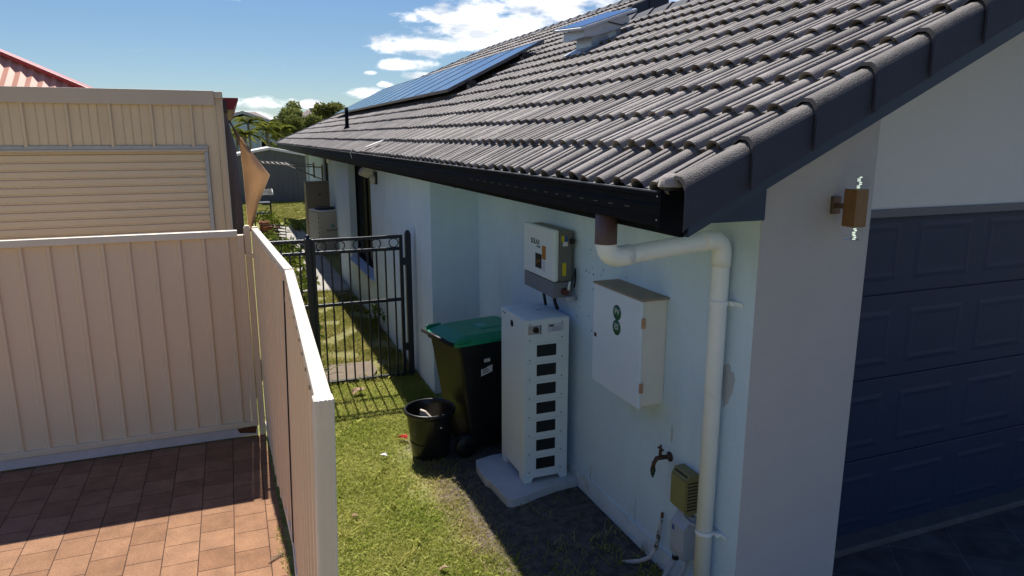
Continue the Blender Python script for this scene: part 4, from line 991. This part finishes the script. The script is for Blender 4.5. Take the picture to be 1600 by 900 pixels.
MB().quad([(-.02, SY+.95, 3.05), (-.02, 20, 3.05), (-1.9, 20, 3.02), (-1.9, SY+.95, 3.02)]).build('roof_sheet', mRed, nh)

# shade blind: curtain and its wind-lifted flap, one cloth
def fabric():
    m = bpy.data.materials.new('shade_cloth'); m.use_nodes = True; t = m.node_tree; b = t.nodes['Principled BSDF']
    b.inputs['Base Color'].default_value = (.62, .49, .37, 1); b.inputs['Roughness'].default_value = .85
    tr = t.nodes.new('ShaderNodeBsdfTranslucent'); tr.inputs['Color'].default_value = (.70, .52, .34, 1)
    ms = t.nodes.new('ShaderNodeMixShader'); ms.inputs[0].default_value = .52
    t.links.new(b.outputs[0], ms.inputs[1]); t.links.new(tr.outputs[0], ms.inputs[2]); t.links.new(ms.outputs[0], t.nodes['Material Output'].inputs['Surface'])
    return m
bl = thing('shade_blind', 'brown fabric shade blind blown outward beside the shed corner', 'shade blind', (.1, 9.6, 1.3))
def patch(rows, name, mm, th=.004):
    # rows: list of polylines; lofted then given thickness
    b = MB(); n = len(rows[0]); V = []; S = 8
    grid = []
    for i in range(len(rows)-1):
        for s in range(S if i < len(rows)-2 else S+1):
            t = s/S; grid.append([Vector(rows[i][j]).lerp(Vector(rows[i+1][j]), t) for j in range(n)])
    fine = []
    for g_ in grid:
        r_ = []
        for j in range(n-1):
            for s in range(6): r_.append(g_[j].lerp(g_[j+1], s/6))
        r_.append(g_[-1]); fine.append(r_)
    for i, r_ in enumerate(fine):
        for j, p in enumerate(r_): p.y += .035*math.sin(j*.9+i*.16)+.018*math.sin(i*.42-j*.4)
    k = len(fine[0]); V = [tuple(p) for r_ in fine for p in r_]
    V2 = [(p[0]+.003, p[1]+th, p[2]) for p in V]; n0 = len(V)
    F = [(i*k+j, i*k+j+1, (i+1)*k+j+1, (i+1)*k+j) for i in range(len(fine)-1) for j in range(k-1)]
    b.raw(V+V2, F+[tuple(n0+q for q in f[::-1]) for f in F], True)
    return b.build(name, mm, bl, fixn=False)
mFab = fabric()
patch([[(-.025, 9.35, 2.86), (.010, 9.7, 2.86), (.015, 10.3, 2.86)], [(-.03, 9.45, 2.5), (.07, 9.8, 2.5), (.09, 10.3, 2.45)], [(-.03, 9.45, 1.9), (.09, 9.75, 1.9), (.11, 10.2, 1.9)], [(-.03, 9.45, 1.1), (.09, 9.7, 1.1), (.12, 10.2, 1.1)]], 'curtain', mat('blind_shaded', (.185, .135, .105), .9, var=.08))  # same cloth as the flap, darkened: the curtain's shade is in its colour
patch([[(.052, 9.52, 2.745), (.06, 9.50, 2.74)], [(.13, 9.50, 2.46), (.255, 9.42, 2.43)], [(.145, 9.52, 2.2), (.455, 9.44, 2.13)], [(.15, 9.55, 1.80), (.30, 9.48, 1.78)], [(.15, 9.60, 1.42), (.19, 9.55, 1.42)]], 'flap', mFab)
MB().tube([(.03, 9.5, 2.80), (.10, 9.50, 2.66), (.25, 9.45, 2.44)], .012, 8).build('hem_rod', mACb, bl)

# ------------------------------------------------------------------ down the side passage
ac = thing('air_conditioner', 'beige outdoor air conditioner with a lattice side grille, nearer of the two', 'air conditioner', (2.0, 16.2, 0), R(16))
MB().box(-.255, .30, 0, .62, .04, .97, bev=.02).build('case', mAC, ac, local=True)
MB().box(-.25, .295, .01, .61, .972, .995, bev=.008).build('top_cover', mWhitePC, ac, local=True)
b = MB(); b.lathe([(.22, 0), (.24, .03), (.20, .05), (.05, .055), (.0001, .055)], Matrix.Translation((.02, .31, .995)), 24); b.build('fan_guard', mBlackPl, ac, local=True)
MB().box(-.26, -.2555, .03, .58, .08, .93).build('coil', mDark, ac, local=True)
b = MB()
for k in range(-9, 17):
    y0 = .03+.055*k
    for sgn in (1, -1):
        a = (-.264, y0, .08) if sgn > 0 else (-.264, y0, .93); c = (-.264, y0+.42, .93) if sgn > 0 else (-.264, y0+.42, .08)
        # clip to the panel
        ya, yb = a[1], c[1]; t0 = max(0, (.03-ya)/(yb-ya)); t1 = min(1, (.58-ya)/(yb-ya))
        if t1 <= t0: continue
        A = Vector(a).lerp(Vector(c), t0); C = Vector(a).lerp(Vector(c), t1); b.bar(A, C, .012, .012)
b.build('lattice_grille', mMesh, ac, local=True)
cu = MB(); cu.prism([(.0, -.004, .62), (.05, -.004, .70), (.09, -.004, .64), (.13, -.004, .62), (.09, -.004, .60)], (0, .003, 0)); cu.build('emblem', mat('teal_mark', (.10, .26, .26), .6), ac, local=True)
o = text('ActronAir', .075, face_negy((.06, -.002, .55)), mLabelBk, ac, bold=.001); o.data.transform(Matrix.Translation(Vector((2.0, 16.2, 0))))
b = MB(); b.box(.03, .12, -.003, .001, .335, .350); b.build('rating_plate', mGreyPl, ac, local=True)
MB().box(-.27, .31, -.02, .64, .0, .04).build('base_rail', mBlackPl, ac, local=True)
a2 = thing('air_conditioner', 'taller taupe outdoor air conditioner standing behind the lattice unit', 'air conditioner', (1.95, 17.3, 0))
MB().box(1.62, 2.17, 17.3, 17.8, 0.05, 1.53, bev=.02).build('case', mACb, a2)
MB().box(1.605, 2.185, 17.285, 17.815, 1.531, 1.56, bev=.008).build('top_cover', mACb, a2)
MB().lathe([(.025, 0), (.02, .006), (.0001, .008)], Matrix.Translation((1.93, 17.30, 1.27)) @ Matrix.Rotation(R(90), 4, 'X'), 12).build('badge', mLabelBk, a2)
MB().box(1.6, 2.18, 17.28, 17.82, 0, .05).build('base_rail', mBlackPl, a2)
MB().box(2.172, 2.23, 17.36, 17.5, .8, 1.3, bev=.01).build('pipe_cover', mWhitePC, a2)
# clothesline
cl_ = thing('clothesline', 'fold down clothesline frame reaching out from the far house wall', 'clothesline', (2.1, 19.2, 1.6))
b = MB()
b.tube([(2.13, 18.3, 1.86), (.55, 18.6, 1.98)], .015, 6); b.tube([(2.13, 20.2, 1.86), (.55, 20.3, 1.98)], .015, 6); b.tube([(.55, 18.55, 1.98), (.55, 20.35, 1.98)], .015, 6)
b.build('frame', mACb, cl_)
b = MB()
for k in range(7): x = .68+.12*k; zz = 1.86+.12*(2.13-x)/1.58; b.tube([(x, 18.5, zz), (x, 20.3, zz)], .006, 5)
b.build('lines', mSheet, cl_)
for y in (18.3, 20.2):
    MB().tube([(2.13, y, 1.56), (1.3, y+.1, 1.92)], .014, 6).build('strut', mACb, cl_); MB().box(2.11, 2.149, y-.02, y+.02, 1.5, 1.92).build('wall_bracket', mACb, cl_)
# far white downpipe, meter box, far light
tag(MB().tube([(2.11, 21.7, 0), (2.11, 21.7, 2.23)], .04, 10).build('far_downpipe', mPVC), 'white downpipe on the far end of the house wall', 'downpipe')
o = MB().box(2.08, 2.149, 16.6, 16.95, 2.02, 2.18, bev=.01).build('junction_box', mPaleTrim); tag(o, 'pale junction box high on the far wall under the eave', 'junction box')

# ------------------------------------------------------------------ foliage
def leaves(n, pos, size, tilt=1.0, aspect=.42, up=None):
    """n leaf quads (diamond) at pos (n,3) -> verts, faces"""
    d = rng.normal(size=(n, 3)); d[:, 2] *= tilt
    if up is not None: d[:, 2] += up
    d /= np.linalg.norm(d, axis=1)[:, None]
    r = rng.normal(size=(n, 3)); s = np.cross(d, r); s /= np.linalg.norm(s, axis=1)[:, None]
    L = (size*rng.uniform(.6, 1.35, n))[:, None]; W = L*aspect
    nrm = np.cross(d, s)
    v = np.stack([pos, pos+d*L*.5+s*W*.5+nrm*L*.06, pos+d*L, pos+d*L*.5-s*W*.5+nrm*L*.06], 1).reshape(-1, 3)
    return v, np.arange(4*n).reshape(n, 4)
def clump_points(clumps, dens):
    out = []; tt = []
    for (c, r) in clumps:
        n = int(dens*max(r[0], .05)*max(r[2], .05)*8)+6
        q = rng.normal(size=(n, 3)); q /= np.linalg.norm(q, axis=1)[:, None]
        q *= (rng.uniform(.15, 1, n)**.45)[:, None]
        out.append(np.array(c)+q*np.array(r)); tt.append(np.clip(rng.normal(rng.uniform(.25, .75), .22, n), 0, 1))
    return np.concatenate(out), np.concatenate(tt)
mBush = leafmat('bush_leaf', (.030, .060, .010), (.155, .200, .030), .35)
mBushY = leafmat('bright_leaf', (.055, .095, .015), (.24, .27, .05), .38)
mTree = leafmat('tree_leaf', (.06, .085, .022), (.25, .27, .08), .4)
mPalm = leafmat('palm_leaf', (.045, .07, .012), (.26, .27, .04), .35)
mGrass = leafmat('grass_blade', (.25, .32, .045), (.58, .55, .19), .55)
mGrassD = leafmat('dry_grass_blade', (.20, .23, .035), (.48, .42, .17), .45)
def bush(c, r, n, size, label, m=mBush, name='garden_bush', stems=7):
    t = thing(name, label, 'bush', (c[0], c[1], 0))
    cl = [((c[0]+rng.normal()*r[0]*.55, c[1]+rng.normal()*r[1]*.55, c[2]+rng.uniform(-.6, .8)*r[2]), (r[0]*.45, r[1]*.45, r[2]*.38)) for _ in range(9)]
    P, tt = clump_points(cl, n)
    P[:, 2] = np.maximum(P[:, 2], .03)
    v, f = leaves(len(P), P, size, up=.35)
    npmesh('foliage', v, f, m, t, attr=np.repeat(tt, 4))
    b = MB()
    for k in range(stems):
        q = Vector(cl[k % 9][0]); s = Vector((c[0]+random.gauss(0, .06), c[1]+random.gauss(0, .06), 0))
        b.tube([s, s.lerp(q, .6)+Vector((random.gauss(0, .03), random.gauss(0, .03), .05)), q], [.010, .008, .004], 6)
    b.build('stems', mTrunk, t); return t
bush((.66, 8.35, .30), (.22, .40, .30), 480, .085, 'leafy green bush directly behind the bar panel by the fence')
bush((.70, 9.8, .42), (.25, .50, .36), 480, .085, 'broad green bush second from the gate along the path', mBushY)
bush((.74, 11.4, .40), (.28, .55, .38), 420, .10, 'dense sunlit bush at the near end of the concrete path', mBushY)
bush((.86, 13.6, .42), (.26, .6, .38), 380, .11, 'tall green bush beside the middle of the concrete path')
bush((.74, 15.6, .32), (.26, .6, .30), 330, .11, 'dark low bush left of the path opposite the air conditioners')
bush((1.02, 19.2, .30), (.14, .3, .28), 300, .10, 'small bush beside the terracotta planter', mBushY)
bush((1.70, 9.35, .20), (.07, .22, .20), 260, .07, 'little green plant growing against the wall under the window sill', mBush, stems=3)
bush((1.60, 20.7, .18), (.30, .5, .14), 260, .11, 'low dusty shrub at the far end of the path', mBushY)
# strappy plant near the gate
def strappy(c, n, ln, label):
    t = thing('strappy_plant', label, 'plant', (c[0], c[1], 0)); V = []; F = []; T = []
    for k in range(n):
        a = rng.uniform(0, 6.283); L_ = ln*rng.uniform(.6, 1.1); d = np.array([math.cos(a), math.sin(a), 0]); s = np.array([-d[1], d[0], 0]); w_ = .014
        base = np.array(c)+d*.03; lean = rng.uniform(.25, .9)
        pts = [base+d*L_*lean*u**1.3+np.array([0, 0, L_*(u*1.05-.75*lean*u**2.2)]) for u in (0, .25, .5, .75, 1)]
        i0 = len(V)
        for q, wd in zip(pts, (w_, w_*1.2, w_, w_*.7, .001)): V += [q-s*wd, q+s*wd]; T += [rng.uniform(.2, .9)]*2
        for j in range(4): F.append((i0+2*j, i0+2*j+1, i0+2*j+3, i0+2*j+2))
    npmesh('leaves', V, F, mBush, t, attr=T); return t
strappy((.50, 7.05, 0), 46, .62, 'strappy long leaved plant growing between the cream fence and the gate')
strappy((.46, 7.9, 0), 38, .55, 'strappy plant just behind the short bar panel')
# pots and stand on the left of the path
pt = thing('planter_box', 'square terracotta planter with seedlings beside the blind', 'planter', (.80, 20.2, 0))
b = MB(); b.box(.62, .98, 20.0, 20.4, 0, .34, bev=.02); b.box(.60, 1.0, 19.98, 20.42, .30, .36, bev=.01); b.build('pot', mTerra, pt)
P = np.array([[.8, 20.2, .46]])+rng.normal(size=(220, 3))*np.array([.12, .12, .09]); v, f = leaves(220, P, .09); npmesh('seedlings', v, f, mBush, pt, attr=np.repeat(rng.uniform(0, 1, 220), 4))
st = thing('plant_stand', 'dark metal plant stand with a white wire top beyond the planter', 'plant stand', (.80, 21.6, 0))
b = MB()
for x in (.55, 1.0):
    for y in (21.3, 21.8): b.tube([(x, y, 0), (x, y, .98)], .014, 6)
for z in (.45, .75): b.box(.55, 1.0, 21.3, 21.8, z, z+.02)
b.build('stand', mBlackPl, st)
b = MB()
for k in range(5): b.tube([(.50, 21.25+.13*k, 1.0+.02*k), (1.08, 21.25+.13*k, 1.0+.03*k)], .010, 6)
b.tube([(.50, 21.25, 1.0), (.50, 21.77, 1.08)], .010, 6); b.tube([(1.08, 21.25, 1.0), (1.08, 21.77, 1.12)], .010, 6); b.build('wire_top', mSheet, st)
wf = thing('wire_frame', 'low black wire frame with folded hoses beside the bushes', 'wire frame', (.85, 16.9, 0))
b = MB()
for k in range(6): z = .25+.07*k; b.tube([(.55, 17.2+.03*k, z), (.82, 16.9, z+.04), (1.08, 17.0-.02*k, z)], .014, 6)
b.tube([(1.08, 16.9, 0), (1.08, 16.9, .62)], .010, 6); b.tube([(.58, 17.2, 0), (.58, 17.2, .7)], .010, 6); b.tube([(1.30, 16.9, 0), (1.30, 16.9, .45), (1.08, 16.9, .45)], .008, 6); b.build('frame', mBlackPl, wf)
MB().tube([(.6, 17.1, .55), (.75, 16.9, .60), (.95, 17.0, .57)], .016, 6).build('hose', mat('red_hose', (.30, .08, .06), .5), wf)

# grass blades
def blades(name, xr, yr, n, h, m, keep, w_=.0035, dry=.0):
    x = rng.uniform(*xr, n); y = rng.uniform(*yr, n); k = keep(x, y); x, y = x[k], y[k]; n = len(x)
    hh = h*rng.uniform(.45, 1.25, n); a = rng.uniform(0, 6.283, n); l = rng.uniform(.3, 1.7, n)*hh
    b0 = rng.uniform(0, 6.283, n)
    base = np.stack([x, y, np.zeros(n)], 1); s = np.stack([np.cos(b0)*w_, np.sin(b0)*w_, np.zeros(n)], 1)
    tip = base+np.stack([np.cos(a)*l, np.sin(a)*l, hh], 1)
    mid = base+np.stack([np.cos(a)*l*.35, np.sin(a)*l*.35, hh*.6], 1)
    V = np.stack([base-s, base+s, mid+s*.8, tip, mid-s*.8], 1).reshape(-1, 3)
    F = np.arange(5*n).reshape(n, 5)
    big = .5+.5*np.sin(x*5.1+1.3*np.sin(y*3.7))*np.cos(y*4.3+1.1*np.sin(x*6.1)); t = np.clip(.16+.5*big+rng.normal(0, .24, n)+dry, 0, 1)
    o = npmesh(name, V, F, m, attr=np.repeat(t, 5)); o['kind'] = 'stuff'; return o
def pn(x, y):
    return .5+.25*(np.sin(x*7.3+2*np.sin(y*2.9))+np.sin(y*6.1+1.7*np.cos(x*4.7)))
edge = lambda x, y: x < (1.20+.09*np.sin(y*2.1+.4)+.05*np.sin(y*9)+rng.normal(0, .10, len(x)))
g1 = lambda x, y: (edge(x, y) | ((y > 5.75) & (x < 1.78))) & (x > .25+.012*np.sin(y*9)) & ~(((x-1.385)**2+(y-5.36)**2) < .024)
tag(blades('lawn_grass', (.24, 1.80), (2.2, 7.5), 130000, .022, mGrass, g1), 'short bright green lawn between cream fence and house', 'grass')
g2 = lambda x, y: (pn(x*1.3, y*1.3) > rng.uniform(.18, .75, len(x))) & ~((x > .78) & (x < 1.4) & (y > 7.38) & (y < 8.0))
tag(blades('sparse_grass', (.35, 1.77), (7.3, 12.2), 60000, .045, mGrassD, g2, .004, .1), 'patchy dry grass on the strip behind the gate', 'grass')
g6 = lambda x, y: rng.uniform(0, 1, len(x)) < np.exp(-((x-1.34)/.13)**2)*(.35+.65*pn(x*3, y*3))
tag(blades('straw', (1.05, 1.62), (3.1, 5.3), 9000, .030, mGrassD, g6, .0025, .35), 'dry straw scattered along the worn lawn edge beside the shadow', 'straw')
g3 = lambda x, y: (x > 1.2) & (x < 2.27) & (rng.uniform(0, 1, len(x)) < np.clip((3.9-y)*.9, .02, .9)*pn(x*2, y*2))
tag(blades('shaded_grass', (1.15, 2.28), (2.6, 5.4), 14000, .045, mGrass, g3), 'thin shaded grass at the foot of the house wall', 'grass')
g7 = lambda x, y: (rng.uniform(0, 1, len(x)) < np.clip(1.15-(x-.24)/.07, 0, 1)*pn(x*2, y*2.2)) | ((np.abs(y-7.35) < .06) & (x > .6) & (x < 1.75) & (rng.uniform(0, 1, len(x)) < .5)) | ((pn(x*1.7+3, y*1.9) > .93) & (x < 1.2))
tag(blades('grass_tufts', (.235, 1.76), (2.2, 7.6), 26000, .062, mGrass, g7, .0032, .12), 'longer grass tufts along the fence and under the gate', 'grass')
g4 = lambda x, y: pn(x*.7, y*.5) > .22
tag(blades('far_grass', (.3, 4.5), (23, 30.2), 45000, .07, mGrassD, g4, .012, -.05), 'yellow green sunlit grass by the far garden shed', 'grass')
g5 = lambda x, y: rng.uniform(0, 1, len(x)) < pn(x*9, y*3)**2
tag(blades('paving_weeds', (.105, .15), (2.2, 4.7), 900, .022, mGrass, g5, .004), 'tiny weeds in the gap between pavers and fence', 'weeds')
o = MB(); 
for k in range(7): o.tube([(.045+.012*k, 4.20+.010*k, .010), (.052+.012*k, 4.235+.010*k, .018)], .003, 5)
o.tube([(.03, 4.20, .010), (.14, 4.27, .012)], .002, 5)
tag(o.build('twig', mTrunk), 'small dark twig on the bricks at the foot of the fence', 'twig')

# garden shed far off
gs = thing('garden_shed', 'grey ribbed garden shed with a pale gable trim at the end of the passage', 'shed', (1.6, 31, 0))
b = MB(); P = []
x = .1
while x < 3.0:
    for dx, dy in ((0, 0), (.02, -.03), (.06, -.03), (.08, 0)): P.append((x+dx, 30.5+dy))
    x += .19
def gz(x): return 2.12-.19*abs(x-1.53)
V = [(p[0], p[1], 0) for p in P]+[(p[0], p[1], gz(p[0])) for p in P]; n = len(P)
b.raw(V, [(k, k+1, n+k+1, n+k) for k in range(n-1)]); b.build('wall', mGrey30, gs)
MB().box(.1, 3.0, 30.55, 33, 0, 1.85).build('side_wall', mGrey30, gs)
for xa, xb in ((0.0, 1.53), (1.53, 3.1)): MB().bar((xa, 30.42, gz(xa)+.03), (xb, 30.42, gz(xb)+.03), .05, .09).build('gable_trim', mPaleTrim, gs)
MB().prism([(0, 30.45, gz(0)+.08), (1.53, 30.45, gz(1.53)+.08), (3.1, 30.45, gz(3.1)+.08), (3.1, 30.45, gz(3.1)+.04), (1.53, 30.45, gz(1.53)+.04), (0, 30.45, gz(0)+.04)], (0, 2.6, 0)).build('roof', mPaleTrim, gs)
# blue weatherboard house
bh = thing('weatherboard_house', 'pale blue weatherboard house with a grey gable roof behind the palms', 'house', (3, 55, 0))
b = MB(); b.prism([(-4, 55, 0), (5.1, 55, 0), (5.1, 55, 2.75), (1.2, 55, 4.1), (-4, 55, 2.5)], (0, 8, 0)); b.build('wall', mBlueWall, bh)
b = MB(); 
for k in range(16): b.box(-4.02, 5.12, 54.975, 54.999, .15+.16*k, .165+.16*k)
b.build('board_shadow_lines', mBlueRoof, bh)
MB().prism([(1.1, 54.6, 4.22), (5.9, 54.6, 2.58), (5.9, 54.6, 2.76), (1.1, 54.6, 4.42)], (0, 9, 0)).build('roof', mBlueRoof, bh)
MB().prism([(1.1, 54.6, 4.22), (-5, 54.6, 2.2), (-5, 54.6, 2.38), (1.1, 54.6, 4.42)], (0, 9, 0)).build('roof', mBlueRoof, bh)
wo = MB().box(2.1, 3.4, 54.94, 54.998, 1.2, 2.35).build('window', mPaleTrim, bh); MB().box(2.25, 3.0, 54.92, 54.938, 1.25, 2.28).build('pane', mGlassDk, wo)
b = MB(); b.box(1.6, 4.0, 54.0, 54.05, 1.02, 1.08); b.box(1.6, 4.0, 54.0, 54.05, .4, .45)
for k in range(13): b.box(1.6+.19*k, 1.63+.19*k, 54.01, 54.04, .4, 1.05)
b.build('railing', mPaleTrim, bh)
b2 = thing('tiled_house', 'brown tiled house roof peeping between the trees', 'house', (9, 75, 0))
MB().box(6, 11, 75, 84, 0, 3.2).build('wall', mShed, b2)
MB().prism([(5.2, 74.5, 3.1), (11.5, 74.5, 3.1), (10.0, 78, 5.3), (7.9, 78, 5.3)], (0, .3, .1)).build('roof', mBrownRoof, b2)
MB().box(8.2, 9.4, 78, 79, 5.2, 5.55).build('chimney', mBrownRoof, b2)
b3 = thing('tiled_house', 'low dark roofed house far left behind the palms', 'house', (-2, 80, 0))
MB().box(-6, 6, 80, 88, 0, 3).build('wall', mShed, b3); MB().prism([(-7, 79.6, 3), (7, 79.6, 3), (3, 84, 5.2), (-3, 84, 5.2)], (0, .3, .1)).build('roof', mBrownRoof, b3)

def tree(c, h, spread, n, size, label, m=mTree, name='broadleaf_tree', nc=16):
    t = thing(name, label, 'tree', (c[0], c[1], 0))
    b = MB(); top = Vector((c[0], c[1], h*.6)); b.tube([(c[0], c[1], 0), (c[0]+.1, c[1], h*.3), top], [h*.035, h*.028, h*.018], 8)
    cl = []
    for k in range(nc):
        a = random.uniform(0, 6.283); rr = spread*random.uniform(.15, .95); z = h*random.uniform(.42, .95)
        rr *= (1.15-.55*(z/h))
        p = (c[0]+rr*math.cos(a), c[1]+rr*math.sin(a), z); q = spread*random.uniform(.22, .40)
        cl.append((p, (q, q, q*.75))); b.tube([top.lerp(Vector((c[0], c[1], h*.35)), random.random()), p], [h*.012, h*.004], 6)
    b.build('trunk', mTrunk, t)
    P, tt = clump_points(cl, n); v, f = leaves(len(P), P, size, aspect=.5); npmesh('crown', v, f, m, t, attr=np.repeat(tt, 4)); return t
def from_px(px, y): return (y*((px-355.7)/1100)*.935*1.0/(1-0.0)*1.0)
mPaleTree = leafmat('pale_tree_leaf', (.07, .085, .02), (.26, .26, .07), .35)
tree((3.85, 52, 0), 4.9, 1.3, 260, .20, 'tall dark tree at the left end of the far tree row', nc=16)
tree((4.75, 50, 0), 4.3, 1.9, 240, .20, 'broad green tree just right of the weatherboard house roof', nc=20)
tree((5.75, 56, 0), 4.1, 1.6, 220, .22, 'low olive tree in front of the brown roof', nc=16)
tree((7.7, 60, 0), 5.3, 1.7, 220, .24, 'yellowish feathery tree right of the brown roof', mPaleTree, nc=18)
tree((9.3, 64, 0), 5.7, 1.9, 200, .26, 'pale green tree farthest right behind the solar panels', mPaleTree, nc=18)
def palm(c, h, label, nf=17, ln=1.25):
    t = thing('palm_tree', label, 'palm', (c[0], c[1], 0))
    lean = random.uniform(-.2, .2); MB().tube([(c[0], c[1], 0), (c[0]+lean*.5, c[1], h*.5), (c[0]+lean, c[1], h)], [.10, .075, .06], 8).build('trunk', mPalmTrunk, t)
    V = []; F = []; T = []; o = np.array([c[0]+lean, c[1], h])
    for k in range(nf):
        a = 6.283*k/nf+rng.uniform(-.2, .2); el_ = rng.uniform(.1, 1.25); L_ = ln*rng.uniform(.8, 1.1)
        d = np.array([math.cos(a), math.sin(a), 0]); s = np.array([-d[1], d[0], 0]); tint = rng.uniform(.1, .9)
        prev = None
        for j in range(15):
            u = j/14; q = o+d*L_*(u*math.cos(el_*.8))+np.array([0, 0, L_*(u*math.sin(el_)-.75*u*u)])
            wl = .38*L_*math.sin(math.pi*min(1, u*.9+.08))*.55
            for sg in (-1, 1):
                i0 = len(V); tipv = q+s*sg*wl+d*wl*.55+np.array([0, 0, -wl*.45])
                V += [q-d*.075, q+d*.075, tipv]; T += [np.clip(tint+rng.normal(0, .1), 0, 1)]*3; F.append((i0, i0+1, i0+2))
            if prev is not None:
                i0 = len(V); V += [prev-s*.012, prev+s*.012, q]; T += [tint]*3; F.append((i0, i0+1, i0+2))
            prev = q
    npmesh('fronds', V, F, mPalm, t, attr=T); return t
palm((.75, 41, 0), 2.75, 'leftmost slender palm beside the red gutter')
palm((1.25, 43, 0), 3.35, 'tallest of the slender palms, left of the dark window')
palm((1.95, 42, 0), 3.0, 'middle slender palm before the blue house')
palm((2.75, 43, 0), 2.95, 'rightmost slender palm before the dark window', 19)
palm((2.3, 46, 0), 3.3, 'slender palm farther back between the two right hand palms')
palm((.35, 45, 0), 2.6, 'short palm half hidden by the shade blind')
